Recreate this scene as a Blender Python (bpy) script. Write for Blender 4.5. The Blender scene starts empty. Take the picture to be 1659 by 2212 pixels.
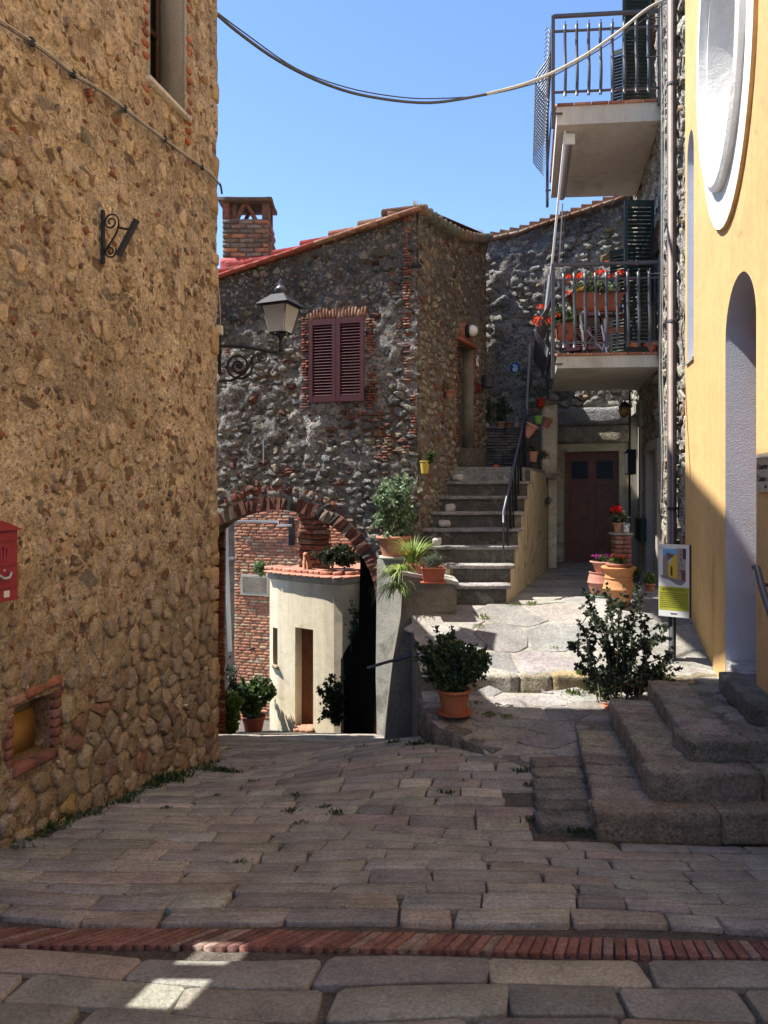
import bpy, math, random
import numpy as np
from mathutils import Vector, Matrix
R = random.Random(11)
S = bpy.context.scene
COL = S.collection
# ------------------------------------------------------------------ camera, sky, sun, exposure
F = 1550.0
cam_d = bpy.data.cameras.new('camera'); cam = bpy.data.objects.new('camera', cam_d); COL.objects.link(cam)
cam.location = (0, 0, 0); cam.rotation_euler = (math.radians(90), 0, 0)
cam_d.sensor_fit = 'HORIZONTAL'; cam_d.sensor_width = 36; cam_d.lens = 36*F/1659
cam_d.shift_y = -41/1659; cam_d.clip_start = .05; cam_d.clip_end = 3000
S.camera = cam
SUN = Vector((1, -.06, -1.7)).normalized()
EL = math.asin(-SUN.z); AZ = math.atan2(-SUN.x, -SUN.y)
W = bpy.data.worlds.new('World'); S.world = W; W.use_nodes = True
nt = W.node_tree; bg = nt.nodes['Background']
sky = nt.nodes.new('ShaderNodeTexSky'); sky.sky_type = 'NISHITA'; sky.sun_disc = False
sky.sun_elevation = EL; sky.sun_rotation = AZ; sky.air_density = 1.0; sky.dust_density = 0; sky.ozone_density = 4.6; sky.altitude = 2200
nt.links.new(sky.outputs[0], bg.inputs[0]); bg.inputs[1].default_value = .125
sd = bpy.data.lights.new('sun', 'SUN'); sd.energy = 3.8; sd.angle = math.radians(.5); sd.color = (1, .955, .88)
so = bpy.data.objects.new('sun', sd); COL.objects.link(so); so.location = (-10, 0, 20)
so.rotation_euler = SUN.to_track_quat('-Z', 'Y').to_euler()
S.view_settings.view_transform = 'Standard'; S.view_settings.look = 'None'
S.view_settings.exposure = 1.52; S.view_settings.gamma = 1; S.view_settings.use_curve_mapping = False
S.cycles.max_bounces = 8; S.cycles.diffuse_bounces = 5

# ------------------------------------------------------------------ helpers
def PX(x, y, D): return Vector(((x-830)/F*D, D, (1065-y)/F*D))

def hash3(ix, iy, iz, seed):
    n = (ix*374761393 + iy*668265263 + iz*2147483647 + seed*974711) & 0xffffffff
    n = ((n ^ (n >> 13))*1274126177) & 0xffffffff
    n = (n ^ (n >> 16)) & 0xffff
    return n/65535.0
def vnoise(x, y, z=0.0, seed=0):
    x = np.asarray(x, float); y = np.asarray(y, float); z = np.asarray(z, float)+0*x
    xi = np.floor(x).astype(np.int64); yi = np.floor(y).astype(np.int64); zi = np.floor(z).astype(np.int64)
    fx = x-xi; fy = y-yi; fz = z-zi
    fx = fx*fx*(3-2*fx); fy = fy*fy*(3-2*fy); fz = fz*fz*(3-2*fz)
    r = 0
    for a in (0, 1):
        for b in (0, 1):
            for c in (0, 1):
                w = (fx if a else 1-fx)*(fy if b else 1-fy)*(fz if c else 1-fz)
                r = r + w*hash3(xi+a, yi+b, zi+c, seed)
    return r*2-1
def fbm(x, y, z=0.0, seed=0, o=4):
    r = 0; a = 1.0; f = 1.0
    for i in range(o):
        r = r + a*vnoise(np.asarray(x)*f, np.asarray(y)*f, np.asarray(z)*f, seed+i); a *= .5; f *= 2.03
    return r
def n1(x, y=0., z=0., s=0): return float(vnoise(x, y, z, s))

class Frame:
    """a wall plane: u along it, v up, w out of it"""
    def __init__(s, o, u, n): s.o = Vector(o); s.u = Vector(u).normalized(); s.n = Vector(n).normalized()
    def __call__(s, u, v, w=0.0): return s.o + s.u*u + Vector((0, 0, v)) + s.n*w
LW = Frame((-3.03, 0, 0), (.234, 1, 0), (1, -.234, 0))
GF = Frame((0, 9.068, 0), (1, -.28, 0), (-.28, -1, 0))
GS = Frame((.42, 8.95, 0), (1.23, 2.65, 0), (2.65, -1.23, 0))
BW = Frame((0, 14.616, 0), (1, -.4, 0), (-.4, -1, 0))
RF = Frame((1.68, 0, 0), (.215, 1, 0), (-1, .215, 0))
def uL(D): return D*1.027
def uR(D): return D*1.0229
def at_x(fr, x):
    """u on a frame where the sight line of picture column x meets it"""
    k = (x-830)/F; o, u = fr.o, fr.u
    return (k*o.y-o.x)/(u.x-k*u.y)
def uv_at(fr, x, y):
    u = at_x(fr, x); D = fr(u, 0).y
    return u, (1065-y)/F*D

class MB:
    def __init__(s): s.V = []; s.F = []; s.C = []; s.M = []
    def add(s, vs, fs, col=(.5, .5, .5), mi=0):
        b = len(s.V); s.V.extend([tuple(v) for v in vs])
        for f in fs: s.F.append(tuple(i+b for i in f)); s.C.append(col); s.M.append(mi)
        return s
    def box(s, c, h, ax=None, col=(.5, .5, .5), mi=0):
        ax = ax or (Vector((1, 0, 0)), Vector((0, 1, 0)), Vector((0, 0, 1)))
        c = Vector(c); vs = [c+ax[0]*(h[0]*i)+ax[1]*(h[1]*j)+ax[2]*(h[2]*k) for i in (-1, 1) for j in (-1, 1) for k in (-1, 1)]
        return s.add(vs, [(0, 1, 3, 2), (4, 6, 7, 5), (0, 4, 5, 1), (2, 3, 7, 6), (0, 2, 6, 4), (1, 5, 7, 3)], col, mi)
    def fbox(s, P, u0, u1, v0, v1, w0, w1, col=(.5, .5, .5), mi=0):
        vs = [P(u, v, w) for u in (u0, u1) for v in (v0, v1) for w in (w0, w1)]
        return s.add(vs, [(0, 1, 3, 2), (4, 6, 7, 5), (0, 4, 5, 1), (2, 3, 7, 6), (0, 2, 6, 4), (1, 5, 7, 3)], col, mi)
    def prism(s, P, poly, w0, w1, col=(.5, .5, .5), mi=0):
        n = len(poly); vs = [P(a, b, w0) for a, b in poly]+[P(a, b, w1) for a, b in poly]
        fs = [tuple(range(n))[::-1], tuple(range(n, 2*n))]+[(i, (i+1) % n, n+(i+1) % n, n+i) for i in range(n)]
        return s.add(vs, fs, col, mi)
    def tube(s, pts, r, n=6, col=(.5, .5, .5), mi=0, flat=None):
        pts = [Vector(p) for p in pts]; vs = []; fs = []; m = len(pts)
        up0 = None
        for i, p in enumerate(pts):
            t = (pts[min(i+1, m-1)]-pts[max(i-1, 0)]).normalized()
            if up0 is None:
                up0 = Vector((0, 0, 1)) if abs(t.z) < .9 else Vector((1, 0, 0))
            a = t.cross(up0).normalized(); b = a.cross(t).normalized(); up0 = b
            rr = r[i] if isinstance(r, (list, tuple)) else r
            for k in range(n):
                q = 2*math.pi*(k+.5)/n
                vs.append(p+a*(rr*math.cos(q))+b*(rr*math.sin(q)*(flat or 1)))
        for i in range(m-1):
            for k in range(n): fs.append((i*n+k, i*n+(k+1) % n, (i+1)*n+(k+1) % n, (i+1)*n+k))
        fs.append(tuple(range(n))); fs.append(tuple(range((m-1)*n, m*n)))
        return s.add(vs, fs, col, mi)
    def lathe(s, c, prof, n=18, col=(.5, .5, .5), mi=0, tilt=None, flute=0):
        c = Vector(c); vs = []; fs = []; m = len(prof); T = tilt or Matrix.Identity(3)
        for j, (r, z) in enumerate(prof):
            for k in range(n):
                q = 2*math.pi*k/n
                rr = r*(1+(flute*(1 if k % 2 else -1) if 0 < j < m-1 else 0))
                vs.append(c+T @ Vector((rr*math.cos(q), rr*math.sin(q), z)))
        for j in range(m-1):
            for k in range(n): fs.append((j*n+k, j*n+(k+1) % n, (j+1)*n+(k+1) % n, (j+1)*n+k))
        if prof[0][0] > 1e-4: fs.append(tuple(range(n))[::-1])
        if prof[-1][0] > 1e-4: fs.append(tuple(range((m-1)*n, m*n)))
        return s.add(vs, fs, col, mi)
    def rock(s, c, ax, h, rnd=.18, amp=.012, seg=3, col=(.5, .5, .5), mi=0, freq=7.):
        """rounded, uneven block: a subdivided cube pulled towards a rounder shape"""
        c = Vector(c); idx = {}; vs = []; fs = []
        def vert(i, j, k):
            if (i, j, k) in idx: return idx[(i, j, k)]
            p = [2*i/seg-1, 2*j/seg-1, 2*k/seg-1]
            q = []
            mn = min(h)
            for a in range(3):
                lim = h[a]
                q.append(p[a]*lim)
            # round edges
            rad = rnd*mn
            cc = [max(-(h[a]-rad), min(h[a]-rad, q[a])) for a in range(3)]
            d = Vector([q[a]-cc[a] for a in range(3)])
            if d.length > 1e-6: d = d.normalized()*rad
            w = c+ax[0]*(cc[0]+d.x)+ax[1]*(cc[1]+d.y)+ax[2]*(cc[2]+d.z)
            if amp:
                w = w+Vector((n1(w.x*freq, w.y*freq, w.z*freq, 1), n1(w.x*freq, w.y*freq, w.z*freq, 2), n1(w.x*freq, w.y*freq, w.z*freq, 3)))*amp
            idx[(i, j, k)] = len(vs); vs.append(w); return idx[(i, j, k)]
        for a in range(seg):
            for b in range(seg):
                fs.append((vert(a, b, 0), vert(a, b+1, 0), vert(a+1, b+1, 0), vert(a+1, b, 0)))
                fs.append((vert(a, b, seg), vert(a+1, b, seg), vert(a+1, b+1, seg), vert(a, b+1, seg)))
                fs.append((vert(a, 0, b), vert(a+1, 0, b), vert(a+1, 0, b+1), vert(a, 0, b+1)))
                fs.append((vert(a, seg, b), vert(a, seg, b+1), vert(a+1, seg, b+1), vert(a+1, seg, b)))
                fs.append((vert(0, a, b), vert(0, a, b+1), vert(0, a+1, b+1), vert(0, a+1, b)))
                fs.append((vert(seg, a, b), vert(seg, a+1, b), vert(seg, a+1, b+1), vert(seg, a, b+1)))
        return s.add(vs, fs, col, mi)
    def stone(s, P, poly, p=.015, sink=.03, joint=.0, col=(.5, .5, .5), rough=.004, round_=1, bulge=.05, mi=0, seed=0, edge=0, irr=.16, tilt=.12):
        """a stone face from its outline in (u, v): outline sunk, shoulder, raised uneven top"""
        if round_ == 2:      # broken, angular outline
            q = []
            for i in range(len(poly)):
                a = poly[i]; b = poly[(i+1) % len(poly)]; L_ = math.hypot(b[0]-a[0], b[1]-a[1])
                q.append((a[0]*.86+b[0]*.14, a[1]*.86+b[1]*.14)); f = .35+.3*R.random(); o = (R.random()-.5)*.22
                q.append((a[0]+(b[0]-a[0])*f+(b[1]-a[1])*o, a[1]+(b[1]-a[1])*f-(b[0]-a[0])*o))
            poly = q; round_ = 0
        cr = .22
        if round_ == 3: cr = .1; round_ = 1
        for _ in range(round_):
            q = []
            for i in range(len(poly)):
                a = poly[i]; b = poly[(i+1) % len(poly)]
                q.append((a[0]*(1-cr)+b[0]*cr, a[1]*(1-cr)+b[1]*cr)); q.append((a[0]*cr+b[0]*(1-cr), a[1]*cr+b[1]*(1-cr)))
            poly = q
        cu = sum(a for a, b in poly)/len(poly); cv = sum(b for a, b in poly)/len(poly)
        n = len(poly); vs = []
        sz = max(1e-4, sum(math.hypot(a-cu, b-cv) for a, b in poly)/n)
        e = edge if edge else min(.012, sz*.14)
        k0 = max(.3, 1-joint/sz); k1 = k0*(1-.3*e/sz); k2 = k0*(1-1.3*e/sz)
        rr = R.random
        jit = [1+(rr()-.5)*irr for _ in range(n)]
        tu, tv = (rr()-.5)*tilt, (rr()-.5)*tilt
        for kk, w in ((k0, -sink), (k1, p*.55), (k2, p)):
            for i, (a, b) in enumerate(poly):
                f = kk*jit[i]; du, dv = (a-cu)*f, (b-cv)*f
                vs.append(P(cu+du, cv+dv, w+((rr()-.5)*2*rough+(tu*du+tv*dv) if w > -sink else 0)))
        vs.append(P(cu, cv, p*(1+bulge)+(rr()-.5)*rough))
        fs = []
        for j in (0, 1):
            for i in range(n): fs.append((j*n+i, j*n+(i+1) % n, (j+1)*n+(i+1) % n, (j+1)*n+i))
        for i in range(n): fs.append((2*n+i, 2*n+(i+1) % n, 3*n))
        return s.add(vs, fs, col, mi)
    def build(s, name, mats, parent=None, origin=None, smooth=True, kind=None, label=None):
        if not s.V: return None
        if not isinstance(mats, (list, tuple)): mats = [mats]
        o = origin
        if o is None:
            a = np.array(s.V); o = Vector((float(a[:, 0].mean()), float(a[:, 1].mean()), float(a[:, 2].min())))
        me = bpy.data.meshes.new(name)
        A = np.array(s.V)-np.array(tuple(o))
        me.from_pydata(A.tolist(), [], s.F)
        for m in mats: me.materials.append(m)
        at = me.attributes.new('col', 'FLOAT_COLOR', 'FACE')
        at.data.foreach_set('color', np.array([tuple(c[:3])+(1.,) for c in s.C], dtype=np.float32).ravel())
        if len(mats) > 1: me.polygons.foreach_set('material_index', s.M)
        me.polygons.foreach_set('use_smooth', [bool(smooth)]*len(s.F))
        me.update()
        ob = bpy.data.objects.new(name, me); COL.objects.link(ob)
        if parent is not None:
            ob.parent = parent; ob.location = Vector(o)-WL(parent)
        else: ob.location = o
        if kind: ob['kind'] = kind
        if label: ob['label'] = label
        return ob
def WL(o):
    p = Vector(o.location)
    while o.parent: o = o.parent; p += Vector(o.location)
    return p
def empty(name, loc, label=None, cat=None, group=None, kind=None):
    o = bpy.data.objects.new(name, None); COL.objects.link(o); o.location = loc; o.empty_display_size = .1
    return tag(o, label, cat, group, kind)
def tag(o, label=None, cat=None, group=None, kind=None):
    if label: o['label'] = label
    if cat: o['category'] = cat
    if group: o['group'] = group
    if kind: o['kind'] = kind
    return o
def jc(c, a=.12):
    k = 1+(R.random()-.5)*2*a
    return tuple(max(.01, x*k*(1+(R.random()-.5)*a*.5)) for x in c)
def pick(pal):
    t = R.random()*sum(w for w, c in pal)
    for w, c in pal:
        t -= w
        if t <= 0: return jc(c, .16)
    return jc(pal[-1][1])

def clip(poly, mx, my, nx, ny):
    out = []; n = len(poly)
    for i in range(n):
        a = poly[i]; b = poly[(i+1) % n]
        da = (a[0]-mx)*nx+(a[1]-my)*ny; db = (b[0]-mx)*nx+(b[1]-my)*ny
        if da <= 0: out.append(a)
        if (da < 0 < db) or (db < 0 < da):
            t = da/(da-db); out.append((a[0]+(b[0]-a[0])*t, a[1]+(b[1]-a[1])*t))
    return out
def cells(u0, u1, v0, v1, su, sv, jit=.42, rnd=None, stagger=True):
    """irregular stone outlines filling a rectangle (Voronoi cells of a jittered grid)"""
    rnd = rnd or R
    nu = max(1, round((u1-u0)/su)); nv = max(1, round((v1-v0)/sv)); du = (u1-u0)/nu; dv = (v1-v0)/nv
    pts = {}
    for j in range(-2, nv+2):
        off = rnd.random()*.9 if stagger else 0
        for i in range(-2, nu+2):
            pts[(i, j)] = (u0+(i+.5+off-.5+(rnd.random()-.5)*2*jit)*du, v0+(j+.5+(rnd.random()-.5)*2*jit)*dv)
    asp = du/dv; res = []
    for j in range(0, nv):
        for i in range(-1, nu+1):
            p = pts[(i, j)]
            if not (u0 <= p[0] <= u1): continue
            px, py = p[0]/asp, p[1]
            poly = [(px-2*dv, py-2*dv), (px+2*dv, py-2*dv), (px+2*dv, py+2*dv), (px-2*dv, py+2*dv)]
            for b in range(-2, 3):
                for a in range(-2, 3):
                    if a == 0 and b == 0: continue
                    q = pts.get((i+a, j+b))
                    if q is None: continue
                    qx, qy = q[0]/asp, q[1]
                    poly = clip(poly, (px+qx)/2, (py+qy)/2, qx-px, qy-py)
                    if len(poly) < 3: break
                if len(poly) < 3: break
            if len(poly) >= 3: res.append([(a*asp, b) for a, b in poly])
    return res
def area(p): return abs(sum(p[i][0]*p[(i+1) % len(p)][1]-p[(i+1) % len(p)][0]*p[i][1] for i in range(len(p))))/2
def cen(p): return (sum(a for a, b in p)/len(p), sum(b for a, b in p)/len(p))
def lay(P, items, parent, mat, name='stone', limit=300, rest='small_stones', vis=None):
    """items: (outline, kwargs). The largest in view become parts, the rest one stuff part"""
    def key(it):
        c = cen(it[0]); q = P(c[0], c[1], 0)
        if q.y < .5: return 0
        a = area(it[0])/(q.y*q.y)
        x = 830+F*q.x/q.y; y = 1065-F*q.z/q.y
        if not (-20 < x < 1680 and -20 < y < 2230): a *= .001
        if vis and not vis(x, y): a *= .01
        return a
    items = sorted(items, key=key, reverse=True)
    for it in items[:limit]:
        MB().stone(P, it[0], **it[1]).build(name, mat, parent)
    if len(items) > limit:
        m = MB()
        for it in items[limit:]: m.stone(P, it[0], **it[1])
        m.build(rest, mat, parent, kind='stuff')
def relief(P, u0, u1, v0, v1, step, amp, hole=None, freq=6., seed=5, colf=None, base=0., big=0.):
    nu = max(1, int((u1-u0)/step)); nv = max(1, int((v1-v0)/step))
    uu = np.linspace(u0, u1, nu+1); vv = np.linspace(v0, v1, nv+1)
    U, V_ = np.meshgrid(uu, vv)
    Wd = base+amp*fbm(U*freq, V_*freq, 0, seed, 4)
    if big: Wd = Wd+big*fbm(U*1.1, V_*1.1, 0, seed+9, 2)
    m = MB(); o = np.array(tuple(P.o)); uv = np.array(tuple(P.u)); nn = np.array(tuple(P.n))
    A = o+U[..., None]*uv+Wd[..., None]*nn; A[..., 2] += V_
    m.V = A.reshape(-1, 3).tolist()
    for j in range(nv):
        for i in range(nu):
            if hole and hole((uu[i]+uu[i+1])/2, (vv[j]+vv[j+1])/2): continue
            b = j*(nu+1)+i
            m.F.append((b, b+1, b+nu+2, b+nu+1)); m.C.append(colf((uu[i]+uu[i+1])/2, (vv[j]+vv[j+1])/2) if colf else (.4, .4, .4)); m.M.append(0)
    return m

# ------------------------------------------------------------------ materials
def pmat(name, col=None, rough=.88, var=.3, vs=6., var2=.25, vs2=45., bump=.5, bs=60., dist=.01, bump2=0, bs2=12., metal=0, spec=.3, groove=0, hue=None, detail=6, stain=None, trans=0, spots=None, patch=None, streak=0):
    m = bpy.data.materials.new(name); m.use_nodes = True; t = m.node_tree; N = t.nodes; L = t.links
    b = N['Principled BSDF']; b.inputs['Roughness'].default_value = rough; b.inputs['Metallic'].default_value = metal
    b.inputs['Specular IOR Level'].default_value = spec
    g = N.new('ShaderNodeNewGeometry')
    if col is None:
        a = N.new('ShaderNodeAttribute'); a.attribute_name = 'col'; c = a.outputs['Color']
    else:
        a = N.new('ShaderNodeRGB'); a.outputs[0].default_value = tuple(col)+(1,); c = a.outputs[0]
    def noise(sc, det=detail, dis=0., vec=None):
        n = N.new('ShaderNodeTexNoise'); n.inputs['Scale'].default_value = sc; n.inputs['Detail'].default_value = det
        n.inputs['Roughness'].default_value = .62; n.inputs['Distortion'].default_value = dis
        L.new(vec or g.outputs['Position'], n.inputs['Vector']); return n
    def mul(c, fac, lo, hi, a0=.3, a1=.7):
        r = N.new('ShaderNodeMapRange'); r.inputs[1].default_value = a0; r.inputs[2].default_value = a1
        r.inputs[3].default_value = lo; r.inputs[4].default_value = hi; L.new(fac, r.inputs[0])
        x = N.new('ShaderNodeVectorMath'); x.operation = 'SCALE'; L.new(c, x.inputs[0]); L.new(r.outputs[0], x.inputs['Scale']); return x.outputs[0]
    def mixc(c, fac, c2):
        x = N.new('ShaderNodeMix'); x.data_type = 'RGBA'; L.new(fac, x.inputs['Factor']); L.new(c, x.inputs['A']); x.inputs['B'].default_value = tuple(c2)+(1,); return x.outputs['Result']
    def thr(fac, a0, a1, top=1.):
        r = N.new('ShaderNodeMapRange'); r.inputs[1].default_value = a0; r.inputs[2].default_value = a1; r.inputs[4].default_value = top; L.new(fac, r.inputs[0]); return r.outputs[0]
    if var: c = mul(c, noise(vs).outputs['Fac'], 1-var, 1+var)
    if var2: c = mul(c, noise(vs2, 3).outputs['Fac'], 1-var2, 1+var2)
    if streak:
        smp = N.new('ShaderNodeMapping'); smp.inputs['Scale'].default_value = (5, 5, .35); L.new(g.outputs['Position'], smp.inputs['Vector'])
        c = mul(c, noise(1.6, 5, .2, smp.outputs[0]).outputs['Fac'], 1-streak, 1+streak*.4, .35, .6)
    if stain: c = mixc(c, thr(noise(stain[1], 5, .6).outputs['Fac'], stain[2], stain[2]+.1, stain[3]), stain[0])
    if spots: c = mixc(c, thr(noise(spots[1], 2).outputs['Fac'], spots[2], spots[2]+.04, spots[3]), spots[0])
    ph = None
    if patch:     # small stones lying flush in the mortar: (scale, share, colours)
        dn = noise(9, 3); ad = N.new('ShaderNodeVectorMath'); ad.operation = 'MULTIPLY_ADD'; ad.inputs[1].default_value = (.09,)*3
        L.new(dn.outputs['Color'], ad.inputs[0]); L.new(g.outputs['Position'], ad.inputs[2])
        for sc, share, cols in patch:
            mp = N.new('ShaderNodeMapping'); mp.inputs['Scale'].default_value = (sc, sc, sc*1.15); L.new(ad.outputs[0], mp.inputs['Vector'])
            vo = N.new('ShaderNodeTexVoronoi'); vo.inputs['Scale'].default_value = 1; L.new(mp.outputs[0], vo.inputs['Vector'])
            ve = N.new('ShaderNodeTexVoronoi'); ve.feature = 'DISTANCE_TO_EDGE'; ve.inputs['Scale'].default_value = 1; L.new(mp.outputs[0], ve.inputs['Vector'])
            sp = N.new('ShaderNodeSeparateColor'); L.new(vo.outputs['Color'], sp.inputs[0])
            m1 = thr(sp.outputs[0], 1-share, 1-share+.03); m2 = thr(ve.outputs['Distance'], .06, .16)
            mm = N.new('ShaderNodeMath'); mm.operation = 'MULTIPLY'; L.new(m1, mm.inputs[0]); L.new(m2, mm.inputs[1])
            rp = N.new('ShaderNodeValToRGB'); rp.color_ramp.interpolation = 'CONSTANT'
            while len(rp.color_ramp.elements) < len(cols): rp.color_ramp.elements.new(.5)
            for i_, cc in enumerate(cols): rp.color_ramp.elements[i_].position = i_/len(cols); rp.color_ramp.elements[i_].color = tuple(cc)+(1,)
            L.new(sp.outputs[1], rp.inputs[0]); pc = mul(rp.outputs[0], noise(30, 4).outputs['Fac'], .6, 1.4)
            x = N.new('ShaderNodeMix'); x.data_type = 'RGBA'; L.new(mm.outputs[0], x.inputs['Factor']); L.new(c, x.inputs['A']); L.new(pc, x.inputs['B']); c = x.outputs['Result']
            if ph is None: ph = mm.outputs[0]
            else:
                aa = N.new('ShaderNodeMath'); aa.operation = 'ADD'; L.new(ph, aa.inputs[0]); L.new(mm.outputs[0], aa.inputs[1]); ph = aa.outputs[0]
    L.new(c, b.inputs['Base Color'])
    nrm = None
    def bmp(h, strength, d, prev):
        bn = N.new('ShaderNodeBump'); bn.inputs['Strength'].default_value = strength; bn.inputs['Distance'].default_value = d
        L.new(h, bn.inputs['Height'])
        if prev: L.new(prev, bn.inputs['Normal'])
        return bn.outputs['Normal']
    if ph is not None: nrm = bmp(ph, .7, .02, nrm)
    if bump2: nrm = bmp(noise(bs2, 5, .3).outputs['Fac'], bump2, dist*4, nrm)
    if groove:
        mp = N.new('ShaderNodeMapping'); mp.inputs['Scale'].default_value = (1.8, 50, 2)
        L.new(g.outputs['Position'], mp.inputs['Vector'])
        gn = N.new('ShaderNodeTexNoise'); gn.inputs['Scale'].default_value = 1.; gn.inputs['Detail'].default_value = 4; gn.inputs['Distortion'].default_value = .3
        L.new(mp.outputs[0], gn.inputs['Vector'])
        nrm = bmp(thr(gn.outputs['Fac'], .4, .56), groove, .02, nrm)
    if bump: nrm = bmp(noise(bs, 6).outputs['Fac'], bump, dist, nrm)
    if nrm: L.new(nrm, b.inputs['Normal'])
    if trans:
        tr = N.new('ShaderNodeBsdfTranslucent'); L.new(c, tr.inputs['Color'])
        mx = N.new('ShaderNodeMixShader'); mx.inputs[0].default_value = trans
        L.new(b.outputs[0], mx.inputs[1]); L.new(tr.outputs[0], mx.inputs[2]); L.new(mx.outputs[0], N['Material Output'].inputs['Surface'])
    return m
M = {}
M['mortar_warm'] = pmat('mortar_warm', None, var=.28, vs=5, var2=.4, vs2=38, bump=1, bs=45, dist=.03, bump2=.8, bs2=18, patch=((8, .21, ((.36, .25, .15), (.28, .2, .13), (.42, .31, .19), (.25, .17, .12), (.33, .29, .22))), (22, .17, ((.3, .2, .12), (.36, .13, .08), (.2, .14, .1), (.5, .4, .26), (.27, .2, .14)))), stain=((.3, .2, .12), 7, .55, .55), spots=((.1, .06, .035), 40, .62, .75))
M['stone'] = pmat('stone', None, var=.3, vs=14, var2=.35, vs2=70, bump=.9, bs=60, dist=.012, bump2=.5, bs2=22)
M['mortar_dark'] = pmat('mortar_dark', None, var=.35, vs=4, var2=.45, vs2=30, bump=1, bs=40, dist=.03, bump2=.7, bs2=14, patch=((11, .4, ((.3, .28, .25), (.2, .19, .18), (.33, .31, .27), (.16, .15, .15), (.26, .22, .17))), (27, .35, ((.34, .32, .28), (.16, .15, .145), (.2, .1, .075), (.28, .25, .2)))))
M['mortar_plain'] = pmat('mortar_plain', None, var=.35, vs=4, var2=.45, vs2=30, bump=1, bs=40, dist=.03, bump2=.7, bs2=14)
M['stone_rough'] = pmat('stone_rough', None, var=.4, vs=18, var2=.45, vs2=60, bump=1, bs=42, dist=.03, bump2=.6, bs2=20, spots=((.025, .024, .024), 30, .6, .7))
M['paving'] = pmat('paving', None, rough=.8, var=.25, vs=5, var2=.3, vs2=60, bump=.6, bs=90, dist=.006, groove=.6, spots=((.05, .045, .04), 55, .66, .6))
M['slab'] = pmat('slab', None, rough=.8, var=.25, vs=4, var2=.3, vs2=70, bump=.6, bs=80, dist=.006, bump2=.35, bs2=14)
M['flag'] = pmat('flag', None, rough=.85, var=.25, vs=3, var2=.25, vs2=30, bump=.7, bs=50, dist=.012, bump2=.5, bs2=9, stain=((.22, .2, .17), 3.5, .56, .5))
M['step'] = pmat('step', None, rough=.85, var=.3, vs=6, var2=.4, vs2=50, bump=1, bs=55, dist=.022, bump2=.7, bs2=20, stain=((.46, .43, .36), 4, .57, .5), spots=((.09, .08, .065), 9, .66, .55))
M['brick'] = pmat('brick', None, rough=.9, var=.3, vs=16, var2=.35, vs2=80, bump=.8, bs=70, dist=.008)
M['yellow'] = pmat('yellow', (.66, .42, .18), rough=.9, var=.1, vs=.9, var2=.07, vs2=14, bump=.35, bs=90, dist=.005, bump2=.2, bs2=3, stain=((.46, .3, .14), 1.8, .56, .35), spots=((.3, .2, .1), 2.6, .68, .4), streak=.07)
M['white'] = pmat('white', (.78, .77, .74), rough=.85, var=.05, vs=2, var2=.03, bump=.5, bs=40, dist=.008, bump2=.3, bs2=9, streak=.1)
M['lilac'] = pmat('lilac', (.62, .64, .7), rough=.9, var=.08, vs=3, var2=.05, bump=.9, bs=90, dist=.012)
M['cream'] = pmat('cream', (.74, .65, .47), rough=.9, streak=.12, var=.12, vs=3, var2=.1, bump=.6, bs=110, dist=.008, stain=((.33, .29, .2), 2.5, .56, .4))
M['cream_old'] = pmat('cream_old', (.6, .53, .38), rough=.9, var=.25, vs=3, var2=.15, bump=.6, bs=50, dist=.01, stain=((.22, .2, .13), 3, .52, .7))
M['plaster_grey'] = pmat('plaster_grey', (.4, .39, .34), rough=.9, var=.2, vs=4, var2=.2, bump=.9, bs=90, dist=.012, stain=((.1, .11, .1), 2.5, .56, .6))
M['soffit'] = pmat('soffit', (.6, .575, .51), rough=.9, var=.1, vs=2.5, var2=.06, bump=.4, bs=40, dist=.006, stain=((.4, .37, .31), 1.6, .58, .5), streak=.08)
M['plaster_dark'] = pmat('plaster_dark', (.2, .175, .135), rough=.9, var=.35, vs=3, var2=.25, bump=.9, bs=60, dist=.012, stain=((.07, .075, .07), 2.5, .54, .6))
M['concrete'] = pmat('concrete', (.4, .38, .33), rough=.9, var=.15, vs=2.5, var2=.1, bump=.4, bs=40, dist=.008, stain=((.25, .23, .2), 1.6, .56, .4), streak=.18)
M['terra'] = pmat('terra', None, rough=.8, var=.15, vs=9, var2=.12, vs2=60, bump=.25, bs=60, dist=.004, stain=((.5, .4, .32), 8, .62, .3))
M['roof'] = pmat('roof', None, rough=.9, var=.3, vs=10, var2=.35, vs2=50, bump=.8, bs=50, dist=.01, stain=((.12, .12, .09), 9, .55, .6))
M['red_paint'] = pmat('red_paint', (.4, .07, .07), rough=.7, var=.2, vs=8, var2=.15, bump=.7, bs=30, dist=.012)
M['iron'] = pmat('iron', (.03, .032, .038), rough=.65, var=.2, vs=20, var2=0, bump=.1, spec=.25)
M['iron_grey'] = pmat('iron_grey', (.06, .07, .09), rough=.42, var=.1, vs=20, var2=0, bump=.05, spec=.5)
M['black'] = pmat('black', (.012, .012, .014), rough=.6, var=0, var2=0, bump=0)
M['dark'] = pmat('dark', (.02, .018, .018), rough=.9, var=0, var2=0, bump=0)
M['burgundy'] = pmat('burgundy', (.085, .026, .034), rough=.5, var=.1, vs=5, var2=.05, bump=.1, spec=.4)
M['green_paint'] = pmat('green_paint', (.012, .032, .032), rough=.5, var=.1, vs=5, var2=0, bump=.1, spec=.4)
M['wood'] = pmat('wood', (.17, .058, .03), rough=.45, var=.3, vs=8, var2=.1, bump=.2, bs=30, dist=.004, spec=.4)
M['wood_pale'] = pmat('wood_pale', (.4, .25, .1), rough=.7, var=.2, vs=6, var2=.1, bump=.2)
M['copper'] = pmat('copper', (.14, .105, .09), rough=.5, var=.2, vs=6, var2=.1, bump=.1, metal=.3, spec=.5)
M['pvc'] = pmat('pvc', (.5, .53, .56), rough=.45, var=.05, var2=0, bump=0)
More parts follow.
